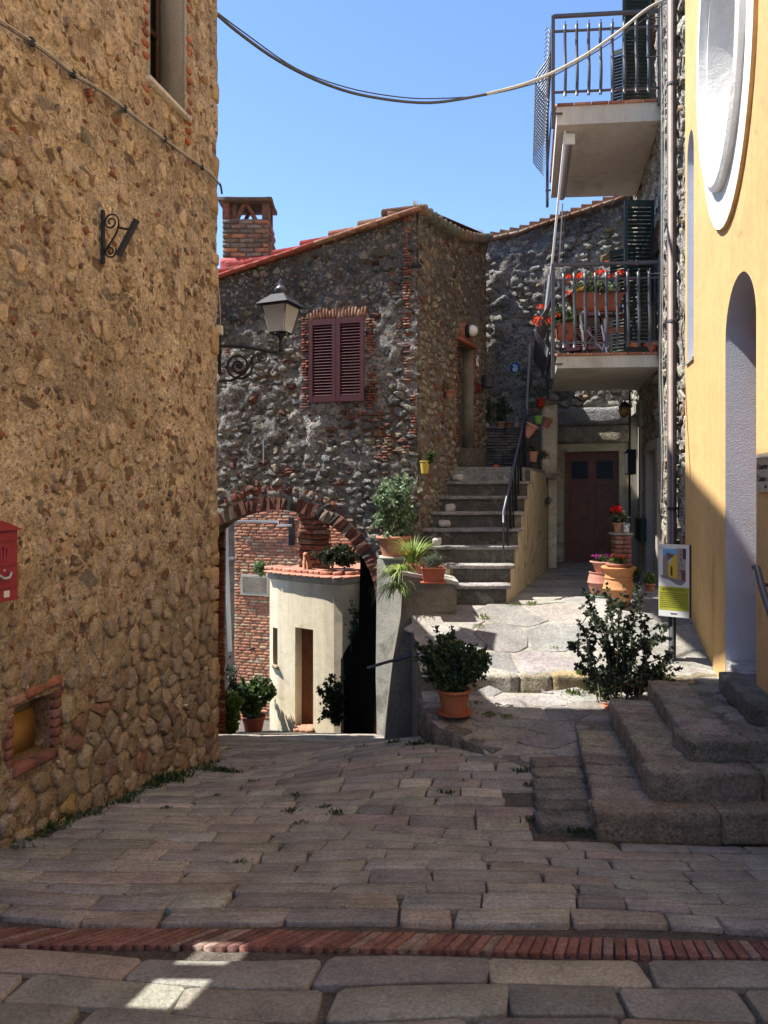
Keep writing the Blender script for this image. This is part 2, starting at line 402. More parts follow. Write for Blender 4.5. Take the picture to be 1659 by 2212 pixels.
M['whitem'] = pmat('whitem', (.75, .75, .72), rough=.4, var=.03, var2=0, bump=0)
M['blank'] = pmat('blank', None, rough=.6, var=.03, var2=0, bump=0)
M['leaf'] = pmat('leaf', None, rough=.5, var=.35, vs=25, var2=0, bump=0, trans=.35, spec=.4)
M['petal'] = pmat('petal', None, rough=.6, var=.1, vs=30, var2=0, bump=0, trans=.2)
M['stem'] = pmat('stem', (.13, .11, .06), rough=.8, var=.2, vs=30, var2=0, bump=0)
M['soil'] = pmat('soil', (.05, .035, .025), rough=1, var=.3, vs=40, var2=0, bump=.6)
M['dirt'] = pmat('dirt', (.115, .1, .085), rough=1, var=.35, vs=12, var2=.4, vs2=80, bump=.9, bs=90, dist=.015)
M['mail_red'] = pmat('mail_red', (.3, .03, .045), rough=.4, var=.08, vs=8, var2=0, bump=.05, spec=.5)
M['cable_dark'] = pmat('cable_dark', (.09, .1, .11), rough=.6, var=.1, var2=0, bump=0)
M['cable_pale'] = pmat('cable_pale', (.5, .48, .42), rough=.6, var=.1, var2=0, bump=0)
M['bluerail'] = pmat('bluerail', (.05, .065, .1), rough=.35, var=.1, var2=0, bump=0, spec=.6)
def glass(name, col, rough=.08, alpha=1., t=0.):
    m = bpy.data.materials.new(name); m.use_nodes = True; b = m.node_tree.nodes['Principled BSDF']
    b.inputs['Base Color'].default_value = tuple(col)+(1,); b.inputs['Roughness'].default_value = rough
    b.inputs['Transmission Weight'].default_value = t; b.inputs['Specular IOR Level'].default_value = .6
    return m
M['pane'] = glass('pane', (.02, .028, .045), .35)
M['pane'].node_tree.nodes['Principled BSDF'].inputs['Specular IOR Level'].default_value = .15
M['pane_frost'] = glass('pane_frost', (.75, .75, .7), .55, t=.6)

# ================================================================== GROUND
_hd = [-7, 0, 2.5, 3.94, 4.45, 5.3, 6.5, 8, 9.3, 12, 14, 20]; _hh = [-1.2, -1.5, -1.80, -1.98, -2.11, -2.22, -2.43, -2.76, -3.14, -3.99, -4.5, -5.6]
def hs(x, y):
    h = (np.interp(y, _hd, _hh)+np.interp(y-.5, _hd, _hh)+np.interp(y+.5, _hd, _hh))/3
    t = max(0, min(1, (7.5-y)/2))*max(0, min(1, (y-3.2)/1.2))
    r = max(0, min(1, (x+1.3)/1.9)); r = r*r*(3-2*r); w = max(0, min(1, (y-4.3)/1.2))*max(0, min(1, (7.9-y)/1.4))
    h = h+.24*r*w
    return float(h)+.03*(-x)*t+.012*n1(x*1.3, y*1.3, 0, 3)
def PS(u, v, w=0.): return Vector((u, v, hs(u, v)+w))
SE = 6.75
def ht(x, y):
    if y < SE: h = float(np.interp(y, [3.5, 4.45, 5.5, 6.1, SE], [-2.12, -2.12, -2.05, -1.945, -1.85]))
    else: h = float(np.interp(y, [SE, 8.3, 14], [-1.72, -1.27, -1.27]))
    return h+.008*n1(x*2, y*2, 0, 4)
def PT(u, v, w=0.): return Vector((u, v, ht(u, v)+w))
def XRF(y): return 1.68+.215*y
def XL(y): return float(np.interp(y, [4.45, 5.3, 5.85, 6.1, 6.5, 8.0, 8.4], [.96, 1.11, .64, .39, .36, .30, .5]))

g = MB(); gx = np.linspace(-400, 400, 9)
for i in range(8):
    for j in range(8): g.add([(gx[a], gx[b], -7.5) for a, b in ((i, j), (i+1, j), (i+1, j+1), (i, j+1))], [(0, 1, 2, 3)], (.16, .13, .08))
tag(g.build('ground', M['dirt'], None, (0, 0, -7.5)), None, None, None, 'structure')

street = empty('street', (0, 4, hs(0, 4)), kind='structure')
b = MB(); xs = np.arange(-3.9, 4.01, .13); ys = np.arange(-7, 15.01, .13)
vid = lambda i, j: j*len(xs)+i
b.V = [(x, y, hs(x, y)-.02+.006*n1(x*9, y*9, 0, 8)) for y in ys for x in xs]
for j in range(len(ys)-1):
    for i in range(len(xs)-1): b.F.append((vid(i, j), vid(i+1, j), vid(i+1, j+1), vid(i, j+1))); b.C.append((.17, .155, .13)); b.M.append(0)
b.build('joint_bed', M['dirt'], street, kind='stuff')
def xleft(y): return -3.03+.234*y if y < 6.5 else -.2325*y
def strip_y(x): return 2.975-.035*x
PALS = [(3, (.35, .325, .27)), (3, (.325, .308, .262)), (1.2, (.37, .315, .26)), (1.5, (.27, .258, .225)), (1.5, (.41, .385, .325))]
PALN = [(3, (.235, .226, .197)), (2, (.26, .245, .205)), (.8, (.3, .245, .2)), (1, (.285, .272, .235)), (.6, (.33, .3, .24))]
items = []
def xright(y):
    if y < 4.35: return XRF(y)+.05
    if y < 5.3: return 1.0+.0*y
    if y < 8.1: return XL(y)
    return .25
def slabrow(y0, y1, lmin, lmax, pal, skew, joint):
    xa = xleft(y0)-.2; xb = max(xright(y0), xright(y1))+.2
    x = xa-R.random()*.3
    f0 = lambda x: y0+.035*math.sin(x*1.9+y0*2)+.02*math.sin(x*4.1+y0*5)
    f1 = lambda x: y1+.035*math.sin(x*1.9+y1*2)+.02*math.sin(x*4.1+y1*5)
    while x < xb:
        l = lmin+(lmax-lmin)*R.random(); x2 = x+l; s0 = skew+(R.random()-.5)*.05; j = joint*(.7+.6*R.random())
        a0, a1 = x+j, x2-j
        if not ((x+x2)/2 < xleft(y0)-.1 or (a0+a1)/2 > xright((y0+y1)/2)):
            n = 3
            bot = [(a0+(a1-a0)*k/n+(R.random()-.5)*.012, f0(a0+(a1-a0)*k/n)+j*.6+(R.random()-.5)*.008) for k in range(n+1)]
            top = [(a0+(a1-a0)*k/n+s0+(R.random()-.5)*.012, f1(a0+(a1-a0)*k/n)-j*.6+(R.random()-.5)*.008) for k in range(n, -1, -1)]
            items.append((bot+top, dict(p=.002+R.random()*.009, sink=.03, col=pick(pal), rough=.0015, bulge=.05, round_=3, edge=.005, irr=.012, tilt=.025)))
        x = x2
# far side of the brick strip (grooved, narrow rows) and near side (broad slabs)
y = 3.12
def shift(rows, fn): pass
while y < 9.6:
    d = (.118+R.random()*.045)*(1 if y < 6 else 1.25)
    slabrow(y, y+d, .22, .55, PALS, .02, .004 if y < 7 else .007)
    y += d
items_far = [(p, k) for p, k in items]; items = []
items_far = [([(a, b_+(-.035*a)*max(0, min(1, (4.2-b_)))) for a, b_ in p], k) for p, k in items_far]
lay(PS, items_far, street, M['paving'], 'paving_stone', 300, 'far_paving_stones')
y = 2.84
for k in range(9):
    d = [.19, .2, .21, .22, .2, .24, .22, .24, .22][k]
    slabrow(y-d, y, .34, .72, PALN, .03*(1), .009); y -= d
items_near = [([(a, b_-.035*a) for a, b_ in p], k) for p, k in items]; items = []
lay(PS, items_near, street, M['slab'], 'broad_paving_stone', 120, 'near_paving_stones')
while y > -6:
    slabrow(y-.24, y, .35, .7, PALN, .02, .011); y -= .24
m_ = MB()
for p, k in items: m_.stone(PS, p, **k)
m_.build('rear_paving_stones', M['slab'], street, kind='stuff'); items = []
strip = empty('brick_strip', (0, 2.98, hs(0, 2.98)), kind='structure')
x = -2.5
while x < 2.6:
    sk = -.10-.055*(-x) if x < .9 else -.10+.075*(x-.9)*1.6
    sk = -.10+.06*(x)  # bricks fan slightly along the strip
    yc = strip_y(x); q = .0195
    p = [(x-q+sk*-.5, yc-.078), (x+q+sk*-.5, yc-.078-.001), (x+q+sk*.5*-1, yc+.078), (x-q-sk*.5, yc+.078)]
    p = [(x-q+.5*sk, yc-.07), (x+q+.5*sk, yc-.07), (x+q-.5*sk, yc+.07), (x-q-.5*sk, yc+.07)]
    MB().stone(PS, p, p=-.001+R.random()*.005, sink=.03, col=pick([(3, (.22, .105, .083)), (2, (.25, .13, .1)), (1, (.17, .085, .075)), (.8, (.25, .18, .145))]), rough=.0008, bulge=0., round_=0, edge=.003, irr=0, tilt=.02).build('brick', M['brick'], strip)
    x += .0475

# ---- terrace in front of the doorway
terr = empty('terrace', (2, 8, -1.3), kind='structure')
t = MB()
def sheet(y0, y1, n):
    yy = np.linspace(y0, y1, n+1)
    for a, b_ in zip(yy[:-1], yy[1:]):
        e = 1e-4
        for k in range(8):
            f0, f1 = k/8, (k+1)/8
            la, lb = XL(a), XL(b_); ra, rb = XRF(a)+.3, XRF(b_)+.3
            A = (la+(ra-la)*f0, a); B = (la+(ra-la)*f1, a); C = (lb+(rb-lb)*f1, b_); D = (lb+(rb-lb)*f0, b_)
            ca = a+1e-6 if a >= SE else a; cb = b_-1e-6 if b_ <= SE else b_
            t.add([PT(A[0], ca, -.012), PT(B[0], ca, -.012), PT(C[0], cb, -.012), PT(D[0], cb, -.012)], [(0, 1, 2, 3)], (.3, .28, .24))
        t.add([(XL(a), a, ht(XL(a), a)-.012), (XL(b_), b_, ht(XL(b_), b_-1e-6)-.012), (XL(b_), b_, -3.4), (XL(a), a, -3.4)], [(0, 1, 2, 3)], (.2, .18, .15))
sheet(4.45, SE-.0001, 16); sheet(SE, 14.2, 30)
t.add([(XL(SE), SE, -1.735), (4, SE, -1.735), (4, SE, -2.4), (XL(SE), SE, -2.4)], [(0, 1, 2, 3)], (.2, .17, .12))
t.add([(.96, 4.45, -2.13), (1.7, 4.45, -2.13), (1.7, 4.45, -2.5), (.96, 4.45, -2.5)], [(0, 1, 2, 3)], (.2, .17, .12))
t.build('terrace_bed', M['flag'], terr)
its = []
PALT = [(4, (.265, .252, .225)), (2, (.25, .24, .22)), (1, (.28, .255, .21)), (1, (.23, .222, .205))]
for c in cells(.2, 5, SE+.06, 13.8, .72, .46):
    x, y = cen(c)
    if XL(y)+.05 < x < XRF(y)-.02 and y < 13.4 and not (y > 8.2 and x < 1.45+.35*(y-8.3)):
        its.append((c, dict(p=-.004+R.random()*.005, sink=.02, joint=.001+.003*R.random(), col=pick(PALT), rough=.0015, bulge=0, round_=2, irr=.02, tilt=.01, edge=.005)))
for c in cells(.3, 3, 5.2, SE-.1, .42, .22):
    x, y = cen(c)
    if XL(y)+.12 < x < XRF(y)-.02: its.append((c, dict(p=-.003+R.random()*.005, sink=.02, joint=.003, col=pick(PALT), rough=.0015, bulge=0, round_=2, irr=.02, tilt=.01, edge=.005)))
lay(PT, its, terr, M['flag'], 'flagstone', 200)
X3 = (Vector((1, 0, 0)), Vector((0, 1, 0)), Vector((0, 0, 1)))
# step edge stones and kerb
x = .52
while x < 3.05:
    l = .3+R.random()*.45
    MB().rock((x+l/2, SE+.08+.02*R.random(), -1.8), X3, (l/2-.003, .12, .085), .2, .014, 7, pick([(2, (.4, .3, .16)), (2, (.34, .29, .2)), (1, (.36, .33, .27))])).build('step_stone', M['step'], terr); x += l
kp = [(.33, 6.6), (.39, 6.1), (.64, 5.83), (.86, 5.58), (1.11, 5.3)]
for (xa, ya), (xb, yb) in zip(kp[:-1], kp[1:]):
    L_ = math.hypot(xb-xa, yb-ya); n = max(1, round(L_/.4))
    for k in range(n):
        f = (k+.5)/n; cx, cy = xa+(xb-xa)*f, ya+(yb-ya)*f; d = Vector((xb-xa, yb-ya, 0)).normalized()
        z = ht(cx, cy); MB().rock((cx+.05, cy+.05, z-.145), (d, Vector((-d.y, d.x, 0)), Vector((0, 0, 1))), (L_/n/2-.003, .075, .15), .18, .014, 5, pick([(1, (.2, .185, .16)), (1, (.23, .21, .175))])).build('kerb_stone', M['step'], terr)
# flush gutter slabs beside the church steps
y = 4.42
while y < 5.5:
    l = .13+R.random()*.08
    xa = .95+.175*(y-4.45); z = hs(1.1, y)+.035
    MB().rock((xa+.2, y+l/2, z-.07), X3, (.19, l/2-.001, .085), .14, .008, 5, pick(PALN)).build('gutter_slab', M['step'], terr); y += l

# ================================================================== LEFT STONE BUILDING
lb = empty('left_stone_building', (-2.2, 5, -2.6), 'tall rubble stone house with ochre mortar filling the left side of the lane', 'house')
win = (uL(5.40), uL(5.93), 3.12, 5.2)
nic = (uL(4.03), uL(4.36), -1.545, -1.2)
def holeL(u, v):
    return (win[0] < u < win[1] and win[2] < v < win[3]) or (nic[0]-.0 < u < nic[1] and nic[2] < v < nic[3])
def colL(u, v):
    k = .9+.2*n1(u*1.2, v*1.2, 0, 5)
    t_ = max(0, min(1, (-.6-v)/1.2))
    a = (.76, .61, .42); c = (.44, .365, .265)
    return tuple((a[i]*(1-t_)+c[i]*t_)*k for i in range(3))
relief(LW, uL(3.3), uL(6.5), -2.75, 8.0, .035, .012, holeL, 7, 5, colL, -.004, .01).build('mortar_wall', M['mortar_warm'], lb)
PALL = [(4, (.34, .265, .18)), (4, (.4, .32, .22)), (3, (.29, .23, .165)), (1.5, (.24, .175, .135)), (.6, (.3, .16, .11)), (1.5, (.34, .3, .23)), (.3, (.4, .28, .11)), (.5, (.17, .145, .12)), (.7, (.5, .43, .31))]
its = []
def nearhole(u, v, m=.02):
    return (win[0]-m < u < win[1]+m and win[2]-.06-m < v < win[3]+m) or (nic[0]-.075 < u < nic[1]+.075 and nic[2]-.09 < v < nic[3]+.08)
cl = cells(uL(3.7), uL(6.49), -2.7, -1.15, .15, .125)+[c for c in cells(uL(3.7), uL(6.49), -1.15, 5.3, .15, .17) ]
for c in cl:
    u, v = cen(c)
    if nearhole(u, v, .05): continue
    t_ = max(0, min(1, (-v-.3)/1.2))
    if R.random() > .5+.5*t_: continue
    s = .3+.55*R.random()**1.3; s = s*(1-t_)+(.82+.12*R.random())*t_
    r = math.sqrt(area(c)/math.pi)
    c2 = [(u+(a-u)*s*(.8+.25*R.random()), v+(b_-v)*s*(.9+.4*R.random())) for a, b_ in c]
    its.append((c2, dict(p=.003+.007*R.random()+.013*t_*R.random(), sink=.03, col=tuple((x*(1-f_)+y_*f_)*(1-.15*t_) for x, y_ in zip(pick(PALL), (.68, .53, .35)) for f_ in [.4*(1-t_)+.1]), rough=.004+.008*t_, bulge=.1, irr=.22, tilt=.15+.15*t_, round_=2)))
for k in range(520):      # small brick and stone chips set in the mortar
    u = uL(3.8)+R.random()*(uL(6.45)-uL(3.8)); v = -2.4+R.random()*7.5
    if nearhole(u, v, .03): continue
    a = .012+.028*R.random()**2; b_ = .01+.02*R.random(); q = R.random()*.6-.3
    p = [(u+math.cos(q+i*math.pi/2)*a, v+math.sin(q+i*math.pi/2)*b_*1.3) for i in range(4)]
    its.append((p, dict(p=.012, sink=.02, col=pick([(1.2, (.33, .15, .09)), (3, (.3, .21, .14)), (1, (.2, .15, .12)), (1.5, (.52, .44, .3))]), rough=.003, round_=0, irr=.5, tilt=.3)))
# brick quoins beside the window
for k in range(26):
    v = 2.9+k*.085
    for side in (0, 1):
        l = .05+.05*R.random()
        uu = win[1]+.012 if side else win[0]-.012-l
        if R.random() < .25: continue
        its.append(([(uu, v), (uu+l, v+.004), (uu+l, v+.05), (uu, v+.048)], dict(p=.012, sink=.02, col=pick([(1, (.38, .12, .06)), (1, (.3, .12, .09))]), rough=.002)))
lay(LW, its, lb, M['stone'], 'stone', 300)
# mass of the house behind its face, then unseen masses added for shade
b = MB()
def fL(D, w=0.): return LW(uL(D), 0, w)
def solid(poly, z0, z1f, mb, col):
    n = len(poly); vs = [(p[0], p[1], z0) for p in poly]+[(p[0], p[1], z1f(p)) for p in poly]
    mb.add(vs, [tuple(range(n))[::-1], tuple(range(n, 2*n))]+[(i, (i+1) % n, n+(i+1) % n, n+i) for i in range(n)], col)
cA = LW(uL(3.25), 0, -.35); cB = LW(uL(6.5), 0, -.35)
top = lambda p: 8.0+max(0, (p[1]-6.2))*.6+.35*min(1.5, max(0, (-1.6-p[0])))
solid([(cA.x, cA.y), (cB.x, cB.y), (-6, 6.35), (-6.4, 3.6)], -3, top, b, (.4, .28, .16))
b.fbox(LW, uL(3.25), uL(6.49), 5.2, 8.0, -.36, -.025, (.45, .31, .17))
b.fbox(LW, uL(3.25), win[0], nic[3]+.0, 5.2, -.36, -.03, (.45, .31, .17)); b.fbox(LW, win[1], uL(6.49), nic[3], 5.2, -.36, -.03, (.45, .31, .17))
b.fbox(LW, win[0], win[1], nic[3], win[2], -.36, -.03, (.45, .31, .17))
b.fbox(LW, uL(3.25), nic[0], -3, nic[3], -.36, -.03, (.3, .2, .12)); b.fbox(LW, nic[1], uL(6.49), -3, nic[3], -.36, -.03, (.3, .2, .12))
b.fbox(LW, nic[0], nic[1], -3, nic[2], -.36, -.03, (.3, .2, .12))
c0 = LW(uL(6.5), 0, 0)
solid([(-.2335*6.53, 6.53), (-.2335*8.5, 8.5), (-4, 8.5), (-4, 6.6)], -3.6, lambda p: 2.4, b, (.38, .27, .16))  # unseen wing, its height set to shade the lane
solid([(-.2335*8.501, 8.501), (-.2335*9.02, 9.02), (-4, 9.4), (-4, 8.501)], -3.6, lambda p: .35, b, (.38, .27, .16))  # lower end of the unseen wing, keeps the pier in sun
b.build('house_body', M['mortar_warm'], lb)
b = MB(); solid([(-2.15, 6.6), (-2.15, 8.98), (-2.4, 8.98), (-2.4, 6.6)], 7.8, lambda p: 8.6+.62*(p[1]-6.6)+.3*(-2.15-p[0]), b, (.45, .31, .17))  # unseen floating wall added to shade the lower church front
b.build('unseen_shade_wall', M['mortar_warm'], lb)
# corner stones breaking the edge
v = -2.5
while v < 5.2:
    h = .09+.16*R.random()
    if v > -.2 and R.random() < .72: v += h; continue
    MB().rock(LW(uL(6.5)-.06, v+h/2, -.075), (LW.u, LW.n, Vector((0, 0, 1))), (.07, .085+.012*R.random(), h/2-.006), .3, .012, 4, pick([(2, (.4, .28, .16)), (1, (.3, .2, .12)), (1, (.45, .33, .2))])).build('corner_stone', M['stone'], lb); v += h
# window
w = empty('window', LW(win[0], win[2], 0)); w.parent = lb; w.location = LW(win[0], win[2], 0)-WL(lb)
mb = MB(); mb.fbox(LW, win[1]-.012, win[1]+.03, win[2], win[3], -.3, .002, (.5, .48, .43)); mb.fbox(LW, win[0]-.03, win[0]+.01, win[2], win[3], -.3, .002, (.5, .48, .43)); mb.build('reveal', M['white'], w).data.materials[0] = M['concrete']
MB().fbox(LW, win[0]-.04, win[1]+.05, win[2]-.035, win[2], -.3, .035, (.6, .56, .48)).build('sill', pmat('sill_marble', (.6, .55, .46), var=.1, bump=.1), w)
MB().fbox(LW, win[0]+.01, win[1]-.012, win[2], win[3], -.275, -.26).build('pane', M['pane'], w)
mb = MB()
for a, c in ((win[0]+.01, win[0]+.05), (win[1]-.055, win[1]-.012)): mb.fbox(LW, a, c, win[2], win[3], -.258, -.22)
for v0 in (win[2], win[2]+.62): mb.fbox(LW, win[0]+.05, win[1]-.055, v0, v0+.045, -.258, -.225)
mb.build('frame', pmat('frame_brown', (.06, .04, .035), rough=.6, var=.1), w)
# brick niche with a board
nn = empty('niche', LW(nic[0], nic[2], 0)); nn.parent = lb; nn.location = LW(nic[0], nic[2], 0)-WL(lb)
PB = [(3, (.25, .115, .085)), (1, (.33, .19, .14)), (1, (.18, .08, .06))]
for k in range(6):
    v0 = nic[2]+k*.058
    for ua, ub in ((nic[0]-.055, nic[0]-.002), (nic[1]+.002, nic[1]+.06)):
        MB().rock(LW((ua+ub)/2, v0+.028, -.075), (LW.u, LW.n, Vector((0, 0, 1))), ((ub-ua)/2-.001, .085+.008*R.random(), .0255), .25, .003, 3, pick(PB), freq=20).build('brick', M['brick'], nn)
for k in range(3):
    u0 = nic[0]-.05+k*.155
    MB().rock(LW(u0+.074, nic[3]+.03+.012*k, -.07), (LW.u, LW.n, Vector((0, 0, 1))), (.072, .085, .027), .25, .004, 3, pick([(1, (.36, .15, .1)), (1, (.42, .25, .18))]), freq=20).build('lintel_brick', M['brick'], nn)
for k in range(2):
    u0 = nic[0]-.02+k*.19
    MB().rock(LW(u0+.094, nic[2]-.028, -.075), (LW.u, LW.n, Vector((0, 0, 1))), (.092, .105, .027), .25, .003, 3, pick(PB), freq=20).build('sill_brick', M['brick'], nn)
MB().fbox(LW, nic[0], nic[1], nic[2], nic[2]+.24, -.15, -.135).build('board', M['wood_pale'], nn)
MB().fbox(LW, nic[0]-.01, nic[1]+.01, nic[2]-.01, nic[3]+.01, -.2, -.16, (.1, .1, .09)).build('back_plate', M['plaster_grey'], nn)
# unseen wall added nearer the viewer, its openings shaping the sun patches
gw = empty('sun_patch_wall', (-2.4, 2.6, -2), 'added wall out of view with two small openings that shape the sun patches', 'wall')
b = MB(); P = LW; hole_ = ((uL(2.59), uL(2.78)), (uL(2.87), uL(3.05)))
va, vb = .78, 1.3
b.fbox(P, uL(-6), hole_[0][0], -3, 8, -.1, 0, (.45, .33, .2)); b.fbox(P, hole_[1][1], uL(3.3), -3, 8, -.1, 0, (.45, .33, .2))
b.fbox(P, hole_[0][0], hole_[1][1], -3, va, -.1, 0, (.45, .33, .2)); b.fbox(P, hole_[0][0], hole_[1][1], vb, 8, -.1, 0, (.45, .33, .2)); b.fbox(P, hole_[0][1], hole_[1][0], va, vb, -.1, 0, (.45, .33, .2))
b.build('wall', M['mortar_warm'], gw)

# ================================================================== GABLE HOUSE OVER THE ARCH
gh = empty('gable_house', (-.8, 9.3, -3.1), 'dark stone gable house with brick arch, burgundy shutters and brick chimney', 'house')
K = 1.0385
def roofv(u): X = u/K; return 2.876+(X+2.22)*(.621/2.69)
AC, AA, AB, AS = -1.423*K, 1.335*K, 1.2, -1.42
def arch_v(u, a=AA, b_=AB):
    q = 1-((u-AC)/a)**2
    return AS+b_*math.sqrt(max(0, q)) if abs(u-AC) < a else -99
def in_arch(u, v, g_=0.): return abs(u-AC) < AA+g_ and (v < AS or v < arch_v(u, AA+g_, AB+g_))
sh0 = uv_at(GF, 672, 871); sh1 = uv_at(GF, 790, 686)
SU0, SV0, SU1, SV1 = sh0[0], sh0[1], sh1[0], sh1[1]
ug0, ug1 = -3.0*K, .42*K
def topdark(u, v): return max(0, min(1, (v-roofv(u)+1.25+.5*n1(u*1.5, v*1.5, 0, 21))*1.6))  # wall tone darkens towards the roof line
def colG(u, v):
    s = topdark(u, v); k = .9+.35*n1(u*1.7, v*1.7, 0, 22)
    t_ = max(0, n1(u*.9, v*.9, 3, 23))
    return tuple((.33*(1-s)+.11*s+.07*t_)*k*c for c in (1.02, 1., .95))
m = relief(GF, ug0, ug1, -3.4, 3.55, .034, .028, lambda u, v: in_arch(u, v, .06) or v > roofv(u)-.01, 8, 31, colG, 0, .02)
m.build('mortar_wall', M['mortar_dark'], gh)
its = []; PALG = [(4, (.26, .25, .23)), (3, (.2, .195, .185)), (1, (.34, .32, .28)), (3, (.14, .135, .13)), (1.5, (.28, .235, .17)), (1.2, (.18, .085, .06))]
for c in cells(uL(-2)*0+at_x(GF, 455), ug1-.01, -3.3, 3.5, .15, .1):
    u, v = cen(c)
    if in_arch(u, v, .2) or v > roofv(u)-.12: continue
    if SU0-.1 < u < SU1+.1 and SV0-.04 < v < SV1+.22: continue
    s = topdark(u, v)
    if R.random() < .06+.6*s: continue
    k = .45+.5*R.random()
    c2 = [(u+(a-u)*k*(.85+.3*R.random()), v+(b_-v)*k*(.85+.3*R.random())) for a, b_ in c]
    col = pick(PALG); col = tuple(x*(1-.5*s) for x in col)
    its.append((c2, dict(p=.006+.016*R.random(), sink=.02, col=col, rough=.009, bulge=.1, irr=.3, tilt=.5, round_=2)))
lay(GF, its, gh, M['stone_rough'], 'stone', 300)
its = []
BK = [(3, (.22, .075, .05)), (2, (.28, .11, .07)), (1, (.13, .06, .05)), (1, (.3, .19, .13))]
def brow(u0, u1, v0, v1, l0=.07, l1=.15, h=.035, keep=.9, p=.02):
    v = v0
    while v < v1:
        u = u0-R.random()*.06
        while u < u1:
            l = l0+(l1-l0)*R.random()
            a, c = max(u, u0), min(u+l-.008, u1)
            if c-a > .03 and R.random() < keep and not in_arch((a+c)/2, v, .05): its.append(([(a, v), (c, v+.002), (c, v+h-.008), (a, v+h-.009)], dict(p=p*(.6+.8*R.random()), sink=.02, col=pick(BK), rough=.003)))
            u += l
        v += h
brow(SU0-.13, SU0-.01, SV0-.1, SV1+.05); brow(SU1+.01, SU1+.15, SV0-.1, SV1-.02)
for (x, y, w_, h_) in ((880, 640, .1, 2.2), (905, 900, .12, .5), (800, 900, .35, .12), (830, 960, .2, .5), (620, 1020, .25, .1), (500, 760, .15, .1), (880, 960, .12, .3)):
    u, v = uv_at(GF, min(x, 895), y); brow(u-w_/2, min(u+w_/2, ug1-.02), v-h_/2, v+h_/2, keep=.75)
for k in range(19):
    u = SU0-.04+k*.042; h = .13+.06*R.random()-abs(k-9)*.004
    its.append(([(u, SV1+.012), (u+.034, SV1+.012), (u+.034+(k-9)*.002, SV1+h), (u+(k-9)*.002, SV1+h)], dict(p=.02, sink=.02, col=pick([(2, (.24, .12, .08)), (1, (.3, .19, .13))]), rough=.003)))
lay(GF, its, gh, M['brick'], 'brick', 300, 'small_bricks')
# arch ring
NV = 62
for k in range(NV):
    t0 = math.pi*(k+.06)/NV; t1 = math.pi*(k+.94)/NV
    def ep(t, g_): return (AC-(AA+g_)*math.cos(t), AS+(AB+g_)*math.sin(t))
    g1 = .145+.04*R.random()
    c = pick([(4, (.13, .055, .042)), (2, (.17, .08, .06)), (1.5, (.055, .05, .05)), (1.5, (.2, .16, .13))])
    p4 = [ep(t0, .0), ep(t1, .0), ep(t1, g1), ep(t0, g1)]
    vs = [GF(a, b_, w_) for a, b_ in p4 for w_ in (-.25, .012+.03*R.random())]
    mm = MB().add(vs, [(0, 2, 4, 6), (1, 3, 5, 7), (0, 1, 3, 2), (2, 3, 5, 4), (4, 5, 7, 6), (6, 7, 1, 0)], c); mm.build('arch_brick', M['brick'], gh, smooth=False)
its = []
for k in range(46):
    t0 = math.pi*(k+.08)/46; t1 = math.pi*(k+.9)/46
    if k > 30: continue
    p4 = [ep(t0, .21), ep(t1, .21), ep(t1, .31+.03*R.random()), ep(t0, .31)]
    its.append((p4, dict(p=.012, sink=.02, col=pick(BK), rough=.003)))
lay(GF, its, gh, M['brick'], 'outer_arch_brick', 60)
# wall thickness with the vault
outl = [(ug0, -3.6)]+[(AC-(AA+.01), -3.6)]+[ep(math.pi*i/40, .01) for i in range(41)]+[(AC+AA+.01, -3.6), (ug1, -3.6), (ug1, roofv(ug1)), (ug0, roofv(ug0))]
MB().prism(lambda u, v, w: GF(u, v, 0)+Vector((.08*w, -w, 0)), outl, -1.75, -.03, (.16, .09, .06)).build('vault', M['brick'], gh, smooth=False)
# rear body
b = MB()
rp = lambda p: float(2.876+(p[0]+2.22)*.2308+(p[1]-(9.068-.28*p[0]))*.09)
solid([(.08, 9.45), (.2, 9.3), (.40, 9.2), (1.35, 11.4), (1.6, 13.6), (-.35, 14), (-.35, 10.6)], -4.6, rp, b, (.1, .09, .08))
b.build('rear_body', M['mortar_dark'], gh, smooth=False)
# side wall with its doorway
sl = 2.922
du0 = (10.31-8.95)/.907; du1 = (11.02-8.95)/.907; dv0, dv1 = .66, 2.2
def rs(u): return 3.50+(4.08-3.5)*u/sl-.12*math.sin(math.pi*u/sl)
def colS(u, v):
    s = max(0, min(1, (v-1.5+.6*n1(u*2, v*2, 0, 41))*.7))
    k = .9+.3*n1(u*1.5, v*1.5, 0, 42)
    return tuple(k*((.25, .22, .185)[i]*(1-s)+(.15, .14, .132)[i]*s) for i in range(3))
m = relief(GS, 0, sl, -1.4, 4.1, .04, .012, lambda u, v: (du0 < u < du1 and dv0 < v < dv1) or v > rs(u), 8, 51, colS)
m.build('side_mortar', M['mortar_warm'], gh)
b = MB(); cc = (.2, .16, .12)
b.prism(GS, [(0, -3), (du0, -3), (du0, rs(du0)), (.1, rs(.1)), (0, rs(0))], -.25, -.02, cc); b.prism(GS, [(du1, -3), (sl, -3), (sl, rs(sl)), (du1, rs(du1))], -.25, -.02, cc)
b.prism(GS, [(du0, dv1), (du1, dv1), (du1, rs(du1)), (du0, rs(du0))], -.25, -.02, cc); b.fbox(GS, du0, du1, -3, dv0, -.25, .0, cc)
b.build('side_wall', M['mortar_dark'], gh, smooth=False)
q0 = GS(sl, 0, 0); b = MB(); solid([(q0.x-.1, q0.y-.1), (q0.x, q0.y), (1.93, 13.65), (1.6, 13.7)], -1.5, lambda p: 4.08 if p[1] < 12 else 4.5, b, (.12, .1, .09)); b.build('rear_side_wall', M['mortar_dark'], gh, smooth=False)
its = []; PALD = [(4, (.31, .275, .225)), (3, (.25, .225, .195)), (2, (.4, .37, .31)), (.8, (.22, .09, .065)), (1, (.2, .18, .16))]
